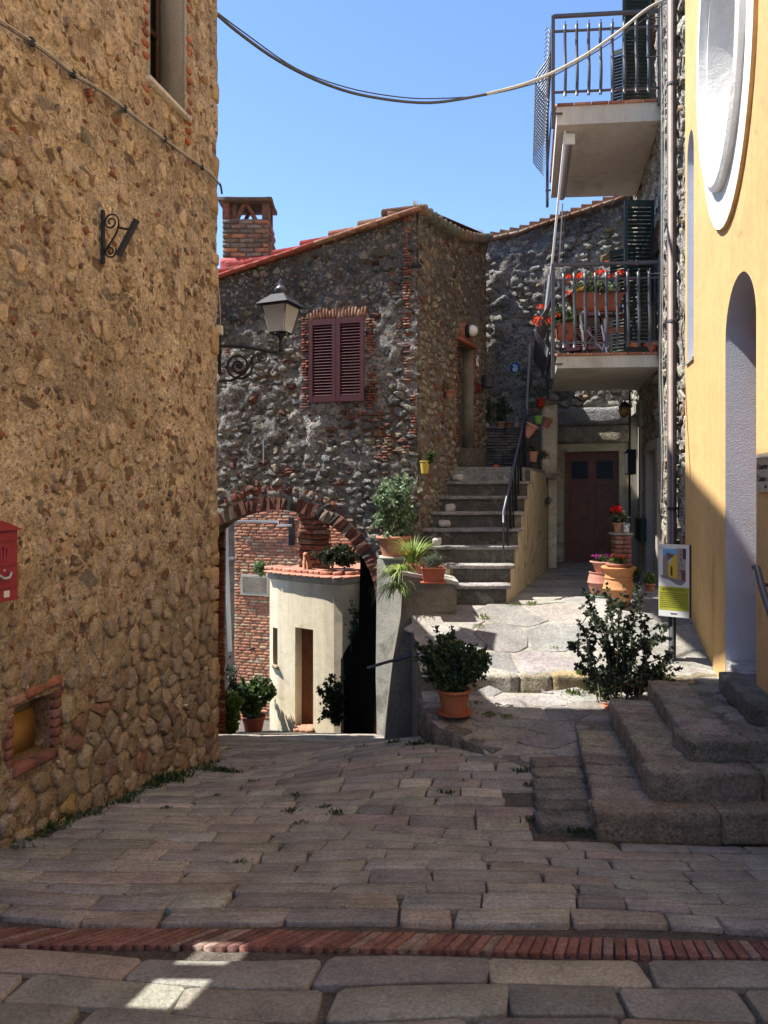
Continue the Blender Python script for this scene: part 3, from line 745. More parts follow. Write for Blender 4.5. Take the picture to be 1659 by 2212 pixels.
for c in cells(.02, sl-.02, -1.3, 4.0, .13, .085):
    u, v = cen(c)
    if (du0-.08 < u < du1+.08 and dv0-.02 < v < dv1+.12) or v > rs(u)-.06: continue
    s = max(0, min(1, (v-1.7)*.8))
    if R.random() < .12+.35*s: continue
    k = .55+.35*R.random()
    c2 = [(u+(a-u)*k*(.85+.3*R.random()), v+(b_-v)*k*(.85+.3*R.random())) for a, b_ in c]
    its.append((c2, dict(p=.008+.015*R.random(), sink=.02, col=tuple(x*(1-.3*s) for x in pick(PALD)), rough=.006, bulge=.1, irr=.25, tilt=.4, round_=2)))
lay(GS, its, gh, M['stone_rough'], 'side_stone', 300, 'small_side_stones')
its = []
for k in range(34):
    v = dv0+k*.046
    its.append(([(du0-.08, v), (du0-.005, v), (du0-.005, v+.038), (du0-.08+.02*R.random(), v+.038)], dict(p=.014, sink=.02, col=pick(BK), rough=.003)))
    its.append(([(du1+.005, v), (du1+.07, v), (du1+.06+.03*R.random(), v+.038), (du1+.005, v+.038)], dict(p=.014, sink=.02, col=pick(BK), rough=.003)))
its.append(([(du0-.06, dv1+.005), (du1+.04, dv1+.005), (du1+.04, dv1+.06), (du0-.06, dv1+.06)], dict(p=.04, sink=.02, col=(.3, .1, .06), rough=.002)))
its.append(([(du0+.05, dv1+.07), (du1-.1, dv1+.07), (du1-.1, dv1+.3), (du0+.05, dv1+.3)], dict(p=.02, sink=.02, col=(.25, .1, .07), rough=.004)))
lay(GS, its, gh, M['brick'], 'door_brick', 80)
d = empty('side_door', GS(du0, dv0, -.24)); d.parent = gh; d.location = GS(du0, dv0, -.24)-WL(gh)
MB().fbox(GS, du0, du1, dv0, dv1, -.235, -.215).build('door_leaf', M['black'], d)
MB().fbox(GS, du1-.02, du1+.0, dv0, dv1, -.215, -.004).build('reveal', M['plaster_dark'], d)
MB().rock(GS((du0+du1)/2+.05, .5, .06), (GS.u, GS.n, Vector((0, 0, 1))), (.42, .14, .16), .25, .012, 4, (.14, .12, .1)).build('door_step', M['step'], gh)
# roof: sheet, verge slabs, verge tiles
b = MB(); uu = [ug0-.05, ug1+.05]
p0 = GF(uu[0], roofv(uu[0])+.01, .03); p1 = GF(uu[1], roofv(uu[1])+.01, .03); c2 = GS(sl, 4.1, .06); c3 = Vector((1.95, 13.7, 4.55)); c4 = Vector((-.4, 14.1, 3.6)); c5 = Vector((-.4, 11, 3.37)); c6 = Vector((-2.2, 11.6, 2.95))
for dz in (0, .05): b.add([p+Vector((0, 0, dz)) for p in (p0, p1, c2, c3, c4, c5, c6)], [(0, 1, 5, 6), (1, 2, 3, 5), (3, 4, 5)], (.3, .12, .08))
b.build('roof_deck', M['roof'], gh, smooth=False)
n = 13
for k in range(n):
    ua = ug0-.02+(ug1+.06-ug0)*k/n; ub = ug0-.02+(ug1+.06-ug0)*(k+1)/n; um = (ua+ub)/2
    red = ua < -.9*K
    ax = (Vector((GF.u.x, GF.u.y, .222)).normalized(), GF.n, Vector((-.2, .03, 1)).normalized())
    MB().rock(GF(um, roofv(um)+.028, -.02), ax, ((ub-ua)/2+.012, .13+.012*R.random(), .014), .3, .004, 3, (.42, .12, .1) if red else pick([(1, (.42, .25, .18)), (1, (.36, .2, .15))])).build('verge_slab', M['roof'], gh)
n = 9
for k in range(n):
    ua = ug0+(ug1+.03-ug0)*k/n; ub = ug0+(ug1+.03-ug0)*(k+1)/n; um = (ua+ub)/2; red = um < -.55
    base = roofv(um)+.06
    pts = [GF(ua-.03, roofv(ua)+.055-.0, -.12), GF(ub+.02, roofv(ub)+.085+.02, -.12)]
    pts = [GF(ua-.03, roofv(ua)+.10, -.12), GF(ub, roofv(ub)+.055, -.12)]
    MB().tube(pts, [.1, .085], 10, (.4, .07, .07) if red else pick([(1, (.38, .17, .11)), (1, (.3, .2, .14))])).build('roof_tile', M['roof'], gh)
for row in range(1, 6):
    mm = MB()
    for k in range(n):
        ua = ug0+(ug1+.03-ug0)*k/n; ub = ug0+(ug1+.03-ug0)*(k+1)/n
        mm.tube([GF(ua-.03, roofv(ua)+.10+row*.012, -.12-row*.26), GF(ub, roofv(ub)+.055+row*.012, -.12-row*.26)], [.1, .085], 8, pick([(1, (.4, .08, .07)), (1, (.38, .17, .11))]))
    mm.build('tile_rows', M['roof'], gh, kind='stuff')
for k in range(17):   # eave tiles over the side wall, mossy ends
    u = .05+k*sl/16.5
    ax = GS.n
    MB().tube([GS(u, rs(u)+.06+.02*R.random(), -.5), GS(u, rs(u)+.03, .1+.02*R.random())], [.06, .07], 8, pick([(1, (.2, .13, .09)), (1, (.13, .13, .1))])).build('eave_tile', M['roof'], gh)
b = MB()
for k in range(220):
    u = R.random()*sl; p = GS(u, rs(u)+.09+.03*R.random(), .08*R.random()-.1)
    b.tube([p, p+Vector(((R.random()-.5)*.03, (R.random()-.5)*.03, .04+.05*R.random()))], [.006, .002], 3, (.06, .065, .04))
b.build('moss', M['stem'], gh, kind='stuff')
# shutters
for (ua, ub) in ((SU0, (SU0+SU1)/2-.003), ((SU0+SU1)/2+.003, SU1)):
    s_ = empty('shutter', GF(ua, SV0, .045)); s_.parent = gh; s_.location = GF(ua, SV0, .045)-WL(gh)
    f = .052; mb = MB()
    mb.fbox(GF, ua, ua+f, SV0, SV1, .04, .078); mb.fbox(GF, ub-f, ub, SV0, SV1, .04, .078)
    mb.fbox(GF, ua+f, ub-f, SV0, SV0+.075, .041, .077); mb.fbox(GF, ua+f, ub-f, SV1-.075, SV1, .041, .077)
    mb.build('stile_frame', M['burgundy'], s_, smooth=False)
    MB().fbox(GF, ua+f, ub-f, SV0+.07, SV1-.07, .03, .036).build('backing', M['black'], s_)
    ns = 24; hh = (SV1-SV0-.15)/ns
    for k in range(ns):
        v = SV0+.075+(k+.5)*hh; c = GF((ua+ub)/2, v, .058)
        a2 = (GF.n*.75+Vector((0, 0, -.65))).normalized(); a3 = a2.cross(GF.u)
        MB().box(c, ((ub-ua)/2-f, .019, .004), (GF.u, a2, a3)).build('slat', M['burgundy'], s_, smooth=False)
for u_, v_ in ((SU0-.03, SV1-.2), (SU0-.03, SV0+.15), (SU1+.03, SV1-.2), (SU1+.03, SV0+.15)): MB().fbox(GF, u_-.02, u_+.02, v_-.02, v_+.02, .0, .06).build('shutter_hinge', M['iron'], gh, smooth=False)
p = uv_at(GF, 575, 975); mb = MB(); mb.tube([GF(p[0], p[1]-.16, .07), GF(p[0], p[1]+.16, .07)], .014, 6); mb.tube([GF(p[0], p[1]+.1, 0), GF(p[0], p[1]+.1, .07)], .01, 5); mb.build('anchor_bar', M['iron'], gh)
# chimney
ch = empty('chimney', PX(535, 560, 10)); ch.parent = gh; ch.location = PX(535, 560, 10)-WL(gh)
cx0, cx1, cy0, cy1 = -2.258, -1.606, 10.0, 10.42; z0, z1 = 3.03, 3.826
MB().box(((cx0+cx1)/2, (cy0+cy1)/2, (2.6+z1)/2), ((cx1-cx0)/2-.015, (cy1-cy0)/2-.015, (z1-2.6)/2-.003), col=(.3, .27, .23)).build('mortar_core', M['mortar_plain'], ch, smooth=False)
PC = [(1, (.25, .165, .135)), (3, (.22, .2, .18)), (1, (.15, .14, .13)), (1, (.36, .2, .13)), (1, (.15, .14, .13))]
k = 0; z = z0+.26
while z < z1-.03:
    off = (k % 2)*.11; x = cx0+(0 if k % 2 else .0); segs = []
    e = [cx0]+[cx0+off+.12+.22*i for i in range(4) if cx0+off+.12+.22*i < cx1-.05]+[cx1]
    for a, c in zip(e[:-1], e[1:]):
        MB().rock(((a+c)/2, cy0+.05, z+.03), X3, ((c-a)/2-.006, .055+.006*R.random(), .027), .3, .005, 3, pick(PC), freq=18).build('brick', M['brick'], ch)
    e = [cy0+.1]+[cy0+.1+(.15 if k % 2 else .25)+.25*i for i in range(2)]+[cy1]
    for a, c in zip(e[:-1], e[1:]):
        if c-a > .02: MB().rock((cx1-.05, (a+c)/2, z+.03), X3, (.055+.006*R.random(), (c-a)/2-.005, .027), .3, .005, 3, pick([(2, (.22, .14, .115)), (1, (.25, .19, .16))]), freq=18).build('brick', M['brick'], ch)
    z += .066; k += 1
b = MB(); b.rock(((cx0+cx1)/2, (cy0+cy1)/2, 3.03), X3, ((cx1-cx0)/2+.03, (cy1-cy0)/2+.03, .26), .15, .012, 6, (.4, .07, .07)); b.build('painted_base', M['red_paint'], ch)
zt = 4.05
for (x, y, wx, wy) in ((cx0+.05, cy0+.05, .045, .045), (cx1-.05, cy0+.05, .045, .045), (cx0+.05, cy1-.05, .045, .045), (cx1-.05, cy1-.05, .045, .045), (cx1-.05, cy0+.22, .03, .035), (cx0+.16, cy0+.08, .03, .03)):
    MB().box((x, y, (z1+zt)/2), (wx, wy, (zt-z1)/2), col=pick([(1, (.2, .1, .08)), (1, (.16, .1, .085))])).build('post_brick', M['brick'], ch, smooth=False)
for (xa, xb) in ((cx0+.2, cx0+.31), (cx0+.47, cx0+.33)):
    for yy in (cy0+.05, cy1-.05):
        MB().tube([(xa, yy, z1), (xb, yy, zt)], .032, 4, (.2, .1, .08)).build('leaning_brick', M['brick'], ch, smooth=False)
MB().rock(((cx0+cx1)/2, (cy0+cy1)/2, zt+.03), X3, ((cx1-cx0)/2+.05, (cy1-cy0)/2+.06, .03), .4, .008, 6, (.12, .105, .09)).build('cap_slab', M['roof'], ch)
MB().lathe(((cx0+cx1)/2+.03, cy0+.3, zt+.05), [(.13, 0), (.125, .04), (.09, .085), (.04, .105), (0, .11)], 12, (.22, .2, .13)).build('cap_tile', M['roof'], ch)

# ================================================================== BACK HOUSE WITH THE BROWN DOOR
bh = empty('back_house', (3.5, 13.2, -1.3), 'grey rubble house behind the stone staircase with a brown wooden door', 'house')
def ub(x): return at_x(BW, x)
ur = [ub(1040), ub(1120), ub(1200), ub(1280), ub(1362)]; vr = [uv_at(BW, x, y)[1] for x, y in ((1040, 522), (1120, 505), (1200, 478), (1280, 452), (1362, 424))]
def rb(u): return float(np.interp(u, ur, vr))
dx0, dx1 = ub(1218), ub(1338); dtop = uv_at(BW, 1278, 975)[1]; DB = -1.3
fx0, fx1 = ub(1196), ub(1358); ftop = uv_at(BW, 1278, 922)[1]
BWu0, BWu1 = ub(1040)-.3, ub(1372)
def colB(u, v):
    s = max(0, min(1, (v-rb(u)+.75+.3*n1(u*2, v*2, 0, 61))*2)); k = .9+.3*n1(u, v, 0, 62)
    return tuple(k*((.37, .35, .32)[i]*(1-s)+(.13, .12, .12)[i]*s) for i in range(3))
relief(BW, BWu0, BWu1, -1.4, 5.9, .045, .045, lambda u, v: v > rb(u)-.02 or (fx0 < u < fx1 and v < ftop), 6, 71, colB, 0, .03).build('mortar_wall', M['mortar_dark'], bh)
its = []; PALBk = [(4, (.38, .36, .325)), (3, (.3, .29, .265)), (1.5, (.44, .4, .34)), (1, (.2, .19, .19)), (1, (.36, .26, .15))]
for c in cells(BWu0, BWu1-.02, -1.3, 5.9, .2, .13):
    u, v = cen(c)
    if v > rb(u)-.25 or (fx0-.05 < u < fx1+.05 and v < ftop+.12): continue
    if R.random() < .2: continue
    k = .4+.5*R.random()
    c2 = [(u+(a-u)*k*(.8+.4*R.random()), v+(b_-v)*k*(.8+.4*R.random())) for a, b_ in c]
    its.append((c2, dict(p=.01+.028*R.random(), sink=.02, col=pick(PALBk), rough=.014, bulge=.1, irr=.35, tilt=.5, round_=2)))
lay(BW, its, bh, M['stone_rough'], 'stone', 300)
b = MB(); o0 = BW(BWu0, 0, -.04); o1 = BW(BWu1+1.2, 0, -.04)
b.prism(BW, [(BWu0, ftop), (BWu1+1, ftop), (BWu1+1, rb(BWu1+1)), (BWu0, rb(BWu0))], -2.5, -.05, (.2, .19, .18))
b.fbox(BW, BWu0, fx0, -3, ftop, -2.5, -.05, (.2, .19, .18)); b.fbox(BW, fx1, BWu1+1, -3, ftop, -2.5, -.05, (.2, .19, .18)); b.fbox(BW, fx0, fx1, -3, ftop, -2.5, -.3, (.1, .1, .1))
b.build('house_body', M['mortar_dark'], bh, smooth=False)
# roof edge tiles
n = 16
for k in range(n):
    ua = ur[0]+(ur[-1]+.3-ur[0])*k/n; ub_ = ur[0]+(ur[-1]+.3-ur[0])*(k+1)/n
    MB().tube([BW(ua-.02, rb(ua)+.10, -.05), BW(ub_, rb(ub_)+.04, -.05)], [.075, .065], 8, pick([(1, (.27, .19, .14)), (1, (.34, .2, .13))])).build('roof_tile', M['roof'], bh)
    ax = ((BW(ub_, rb(ub_), 0)-BW(ua, rb(ua), 0)).normalized(), BW.n, Vector((0, 0, 1)))
    MB().rock(BW((ua+ub_)/2, rb((ua+ub_)/2)-.005, .02), ax, ((ub_-ua)/2, .1, .018), .3, .005, 3, pick([(1, (.3, .17, .12)), (1, (.36, .27, .2))])).build('verge_slab', M['roof'], bh)
# door surround
e = empty('doorway', BW(dx0, DB, 0)); e.parent = bh; e.location = BW(dx0, DB, 0)-WL(bh)
mb = MB()
mb.fbox(BW, fx0, dx0, DB, dtop, -.3, .03); mb.fbox(BW, dx1, fx1, DB, dtop, -.3, .03); mb.fbox(BW, fx0, fx1, dtop, dtop+.15, -.3, .03)
mb.build('plaster_surround', M['cream_old'], e, smooth=False)
MB().rock(BW((fx0+fx1)/2, dtop+.30, .02), (BW.u, BW.n, Vector((0, 0, 1))), ((fx1-fx0)/2+.02, .14, .155), .12, .015, 6, (.3, .27, .2)).build('lintel', M['step'], e)
MB().rock(BW((fx0+fx1)/2, dtop+.62, .05), (BW.u, BW.n, Vector((0, 0, 1))), ((fx1-fx0)/2+.06, .15, .16), .4, .015, 6, (.27, .27, .27)).build('ledge', M['step'], e)
# the door itself
dm = M['wood']; fw = dx1-dx0
MB().fbox(BW, dx0, dx1, DB, dtop, -.24, -.2).build('door_leaf', dm, e, smooth=False)
mb = MB(); s_ = .09
for a, c, v0, v1 in ((dx0, dx0+s_, DB, dtop), (dx1-s_, dx1, DB, dtop), (dx0+fw/2-.05, dx0+fw/2+.05, DB, dtop)): mb.fbox(BW, a, c, v0, v1, -.2, -.17)
for v0, v1 in ((dtop-.14, dtop), (dtop-.62, dtop-.53), (DB, DB+.3)): mb.fbox(BW, dx0, dx1, v0, v1, -.201, -.169)
mb.build('door_frame', dm, e, smooth=False)
for a, c in ((dx0+s_+.03, dx0+fw/2-.08), (dx0+fw/2+.08, dx1-s_-.03)):
    MB().fbox(BW, a, c, dtop-.5, dtop-.17, -.199, -.19).build('pane', M['pane'], e, smooth=False)
    MB().fbox(BW, a, c, DB+.36, dtop-.68, -.2, -.178).build('panel', dm, e, smooth=False)
mb = MB(); mb.tube([BW(dx1-.05, DB+.95, -.165), BW(dx1-.05, DB+.95, -.12), BW(dx1-.17, DB+.945, -.12)], .011, 6); mb.build('handle', M['iron'], e)
MB().fbox(BW, dx1-.07, dx1-.03, DB+.85, DB+1.1, -.17, -.163).build('handle_plate', M['iron'], e)
# window with burgundy shutters behind the lower balcony
s0 = uv_at(BW, 1225, 760); s1 = uv_at(BW, 1318, 672)
w = empty('window', BW(s0[0], s0[1], 0)); w.parent = bh; w.location = BW(s0[0], s0[1], 0)-WL(bh)
mb = MB(); um = (s0[0]+s1[0])/2
for ua, ub2 in ((s0[0], um-.004), (um+.004, s1[0])):
    mb.fbox(BW, ua, ua+.06, s0[1], s1[1], .04, .08); mb.fbox(BW, ub2-.06, ub2, s0[1], s1[1], .04, .08); mb.fbox(BW, ua+.06, ub2-.06, s1[1]-.07, s1[1], .041, .079); mb.fbox(BW, ua+.06, ub2-.06, s0[1], s0[1]+.06, .041, .079)
    MB().fbox(BW, ua+.05, ub2-.05, s0[1]+.05, s1[1]-.05, .03, .038).build('backing', M['black'], w)
    for k in range(12):
        v = s0[1]+.07+(k+.5)*(s1[1]-s0[1]-.15)/12
        MB().box(BW((ua+ub2)/2, v, .06), ((ub2-ua)/2-.06, .02, .005), (BW.u, (BW.n*.75+Vector((0, 0, -.65))).normalized(), Vector((0, 0, 1)))).build('slat', M['burgundy'], w, smooth=False)
mb.build('shutter_frame', M['burgundy'], w, smooth=False)

# ================================================================== RIGHT STONE BUILDING
rbld = empty('balcony_house', (3.7, 10, -1.3), 'pale rubble stone house carrying two railed balconies, dark green shutters', 'house')
openings = [(uR(11.75), uR(12.75), -1.3, 1.36), (uR(10.05), uR(10.95), -1.3, .62), (uR(10.15), uR(12.1), 1.95, 4.15), (uR(10.35), uR(12.0), 5.45, 7.5)]
def inop(u, v, m=0.): return any(a-m < u < b_+m and c-m < v < d_+m for a, b_, c, d_ in openings)
ru0, ru1 = uR(8.22), uR(13.4)
colR = lambda u, v: tuple((.52, .48, .41)[i]*(.9+.2*n1(u, v, 0, 81)) for i in range(3))
relief(RF, ru0, ru1, -1.9, 8.2, .045, .03, lambda u, v: inop(u, v), 7, 91, colR, -.03, .02).build('mortar_wall', M['mortar_dark'], rbld)
its = []
PR = [(4, (.5, .46, .38)), (2, (.4, .35, .27)), (.6, (.38, .25, .18)), (1, (.42, .4, .36))]
for c in cells(ru0+.02, ru1, -1.6, 8.1, .24, .15):
    u, v = cen(c)
    if inop(u, v, .06): continue
    if R.random() < .25: continue
    k = .55+.35*R.random()
    c2 = [(u+(a-u)*k, v+(b_-v)*k) for a, b_ in c]
    its.append((c2, dict(p=-.012+.02*R.random(), sink=.04, col=pick(PR), rough=.01, bulge=.1, irr=.3, tilt=.4, round_=2)))
lay(RF, its, rbld, M['stone_rough'], 'stone', 220)
b = MB(); us = [ru0+.02]
def band(u0, u1, v0, v1): b.fbox(RF, u0, u1, v0, v1, -.35, -.07, (.3, .27, .22))
o = openings
band(ru0+.02, o[1][0], -3, 1.9); band(o[1][1], o[0][0], -3, 1.9); band(o[0][1], uR(14.5), -3, 1.9); band(o[1][0], o[1][1], o[1][3], 1.9); band(o[0][0], o[0][1], o[0][3], 1.9)
band(ru0+.02, o[2][0], 1.9, 8.4); band(o[2][1], uR(14.5), 1.9, 8.4); band(o[2][0], o[2][1], 4.0, 5.45); band(o[2][0], o[2][1], 7.5, 8.4)
b.fbox(RF, ru0+.02, uR(14.5), -3, 8.4, -4.5, -.4, (.3, .27, .22))
b.build('house_body', M['mortar_dark'], rbld, smooth=False)
for i, (a, c, v0, v1) in enumerate(openings):
    nm = 'doorway' if i < 2 else 'balcony_door'
    e = empty(nm, RF(a, v0, 0)); e.parent = rbld; e.location = RF(a, v0, 0)-WL(rbld)
    if i < 2:
        mb = MB(); mb.fbox(RF, a-.16, a+.02, v0, v1+.02, -.3, .035); mb.fbox(RF, c-.02, c+.16, v0, v1+.02, -.3, .035); mb.fbox(RF, a-.16, c+.16, v1, v1+.14, -.3, .036); mb.build('plaster_surround', M['concrete'], e, smooth=False)
        MB().fbox(RF, a, c, v0, v1, -.3, -.08).build('door_leaf', M['concrete'], e, smooth=False)
    else:
        MB().fbox(RF, a, c, v0, v1, -.34, -.28).build('pane', M['pane'], e)
        for su, sgn in ((a, -1), (c, 1)):       # louvred leaves standing open
            for q in range(1):
                ang = math.radians((78, 40)[q] if sgn < 0 else (70, 30)[q]); du = RF.u*sgn*math.cos(ang)+RF.n*math.sin(ang)
                p0 = RF(su-sgn*.02, 0, .04)+RF.n*.02*q
                FS = Frame(p0, du, du.cross(Vector((0, 0, 1)))); L0, L1 = (.0, .42) if q == 0 else (.0, .36)
                lf = empty('shutter', FS(L0, v0, 0)); lf.parent = rbld; lf.location = FS(L0, v0, 0)-WL(rbld)
                mb = MB(); mb.fbox(FS, L0, L0+.045, v0+.03, v1, -.017, .017); mb.fbox(FS, L1-.045, L1, v0+.03, v1, -.017, .017); mb.fbox(FS, L0+.045, L1-.045, v1-.08, v1, -.016, .016); mb.fbox(FS, L0+.045, L1-.045, v0+.03, v0+.12, -.016, .016)
                mb.build('stile_frame', M['green_paint'], lf, smooth=False)
                for k in range(34):
                    v = v0+.14+(k+.5)*(v1-v0-.24)/34; a2 = (FS.n*.75+Vector((0, 0, -.65))).normalized()
                    MB().box(FS((L0+L1)/2, v, 0), ((L1-L0)/2-.045, .022, .004), (FS.u, a2, a2.cross(FS.u))).build('slat', M['green_paint'], lf, smooth=False)
# ---- balconies
def balcony(zs, zt, zr, Df, nb, belly):
    """zs soffit, zt slab top, zr rail top"""
    A = PX(1203, 225, 9.95); nl = Vector((A.x, 9.95)); nr = Vector((XRF(9.82), 9.82)); fl = Vector((A.x+.2*(Df-9.95), Df)); fr = Vector((XRF(Df-.1), Df-.1))
    e = empty('balcony', (nr.x, nr.y, zs)); e.parent = rbld; e.location = Vector((nr.x, nr.y, zs))-WL(rbld)
    b = MB(); P4 = [nl, nr, fr, fl]
    vs = [(p.x, p.y, zs) for p in P4]+[(p.x, p.y, zt-.035) for p in P4]
    b.add(vs, [(3, 2, 1, 0), (4, 5, 6, 7), (0, 1, 5, 4), (1, 2, 6, 5), (2, 3, 7, 6), (3, 0, 4, 7)]); b.build('slab', M['soffit'], e, smooth=False)
    def edge(p, q, n):
        d = Vector((q.x-p.x, q.y-p.y, 0)); L_ = d.length; d.normalize(); nrm = Vector((d.y, -d.x, 0))
        for k in range(n):
            c = Vector((p.x, p.y, zt-.015))+d*(L_*(k+.5)/n)-nrm*.10
            MB().rock(c, (d, nrm, Vector((0, 0, 1))), (L_/n/2-.004, .125, .019), .3, .001, 3, pick([(1, (.42, .2, .13)), (1, (.36, .15, .1))])).build('edge_tile', M['terra'], e)
    edge(nl, nr, 6); edge(fl, nl, 10)
    b = MB(); vs = [(p.x, p.y, z) for z in (zt-.034, zt-.004) for p in [nl.lerp(fr, .08), nr.lerp(fl, .05), fr, fl.lerp(nr, .08)]]
    b.add(vs, [(4, 5, 6, 7)], (.36, .17, .11)); b.build('floor_tiles', M['terra'], e, smooth=False)
    # railing
    off = Vector((-.05, -.06)); RA = Vector((nl.x-.06, nl.y-.04)); RB = Vector((nr.x-.03, nr.y-.03)); RC = Vector((fl.x-.06, fl.y+.02))
    H = zr-zt
    def bar(p, q, z, hw, hh, nm='rail'):
        d = Vector((q.x-p.x, q.y-p.y, 0)); c = Vector(((p.x+q.x)/2, (p.y+q.y)/2, z)); L_ = d.length; d.normalize()
        MB().box(c, (L_/2, hw, hh), (d, Vector((-d.y, d.x, 0)), Vector((0, 0, 1)))).build(nm, M['iron_grey'], e, smooth=False)
    for p, q in ((RA, RB), (RA, RC)):
        bar(p, q, zr, .022, .02, 'handrail'); bar(p, q, zr-.21, .012, .013); bar(p, q, zt+.14, .012, .013)
    for p, lo in ((RA, zt-.35), (RB, zt-.1), (RC, zs-.15)):
        MB().box((p.x, p.y, (lo+zr)/2), (.022, .022, (zr-lo)/2), col=(0, 0, 0)).build('post', M['iron_grey'], e, smooth=False)
    for p in (RA, RC):
        MB().box((p.x+.05, p.y, zt-.15), (.08, .012, .012)).build('bracket', M['iron_grey'], e, smooth=False)
    def bal(p, out, amp):
        o3 = Vector((out.x, out.y, 0)); pts = []; top = zr-.13; bot = zt+.07
        for i in range(13):
            f = i/12; z = bot+(top-bot)*f
            w = amp*math.exp(-((f-.3)/.24)**2)+(.03*max(0, f-.9)*10*amp/.15)
            pts.append(Vector((p.x, p.y, z))+o3*(w+.014))
        m_ = MB(); t2 = Vector((-out.y, out.x, 0))
        V = []
        for q in pts: V += [q-t2*.02-o3*.006, q+t2*.02-o3*.006, q+t2*.02+o3*.006, q-t2*.02+o3*.006]
        Fs = []
        for i in range(len(pts)-1):
            for k in range(4): Fs.append((i*4+k, i*4+(k+1) % 4, i*4+4+(k+1) % 4, i*4+4+k))
        Fs += [(0, 1, 2, 3), tuple(range(len(V)-4, len(V)))]
        m_.add(V, Fs)
        # curl on top
        tp = pts[-1]; m_.tube([tp, tp+Vector((0, 0, .03))+o3*.015, tp+Vector((0, 0, .02))+o3*.04, tp+o3*.035], .007, 4)
        m_.build('baluster', M['iron_grey'], e)
    d = (RB-RA); on = Vector((d.y, -d.x)).normalized()
    if on.y > 0: on = -on
    for k in range(nb): bal(RA+d*((k+1)/(nb+1)), on, .05)
    d = (RC-RA); on = Vector((-d.y, d.x)).normalized()
    if on.x > 0: on = -on
    for k in range(24): bal(RA+d*((k+.7)/24.5), on, belly)
    return e
bal_up = balcony(5.10, 5.39, 6.58, 12.4, 8, .23); bal_lo = balcony(1.73, 1.93, 3.15, 12.2, 9, .22)
# awning under the upper balcony (rolled up)
aw = empty('awning', (2.6, 10.2, 5.0), 'rolled-up pale awning with white guide rods below the upper balcony', 'awning')
p, q = Vector((2.62, 10.15, 4.99)), Vector((3.0, 12.1, 4.99))
MB().tube([p, q], .055, 10).build('fabric_roll', pmat('fabric', (.45, .36, .32), var=.05, bump=.1), aw)
MB().box(p+Vector((0, -.03, 0)), (.07, .012, .075)).build('end_plate', M['whitem'], aw, smooth=False)
mb = MB(); mb.tube([PX(1222, 277, 10.1), PX(1190, 600, 10.6)], .02, 4); mb.build('guide_rod', M['whitem'], aw, smooth=False)
MB().tube([PX(1216, 440, 10.9), PX(1207, 590, 10.9)], .011, 6).build('thin_rod', M['whitem'], aw)
mb = MB(); mb.tube([PX(1226, 455, 10.8), PX(1219, 480, 10.8), PX(1217, 590, 10.8)], .006, 5); mb.build('crank_hook', M['iron'], aw)

# downpipe
dp = MB(); u = uR(8.62)
dp.tube([RF(u, -1.65, .07), RF(u, 8.3, .07)], .056, 14); dpo = dp.build('downpipe', M['copper']); tag(dpo, 'tall brown downpipe between the stone house and the yellow church', 'downpipe')
for v in (-.2, 2.05, 4.9, 6.3):
    mb = MB(); mb.tube([RF(u-.0, v, .07), RF(u, v+.03, .07)], .062, 14); mb.tube([RF(u-.06, v+.015, .07), RF(u-.12, v+.015, -.02)], .008, 5); mb.build('clamp', M['iron'], dpo)

# ================================================================== YELLOW CHURCH
chh = empty('yellow_church', (2.9, 6, -1.64), 'yellow plastered church front with white oval window moulding and arched niche', 'church')
c0 = (.72, .47, .17)
b = MB(); TW = -.45; CE = uR(8.2)
na, nb2, nbot, nsp = uR(5.53), uR(6.44), -1.5, 1.36
nc, nr = (na+nb2)/2, (nb2-na)/2
arc = [(nc-nr*math.cos(math.pi*i/20), nsp+(1.83-nsp)*math.sin(math.pi*i/20)) for i in range(21)]
VB = 2.28
b.prism(RF, [(-3, -3), (na, -3), (na, nsp)]+arc[1:-1]+[(nb2, nsp), (nb2, -3), (uR(7.6), -3), (uR(7.6), VB), (-3, VB)], TW, 0, c0)
oc, ov, oa, ob = uR(6.37), 4.05, .93, 1.68
ell = lambda k, n=48, off=0.: [(oc+k*oa*math.cos(2*math.pi*i/n+off), ov+k*ob*math.sin(2*math.pi*i/n+off)) for i in range(n)]
def ring(mb, k0, w0, k1, w1, n=48, col=(.5, .5, .5)):
    a = ell(k0, n); c = ell(k1, n); vs = [RF(x, y, w0) for x, y in a]+[RF(x, y, w1) for x, y in c]
    mb.add(vs, [(i, (i+1) % n, n+(i+1) % n, n+i) for i in range(n)], col)
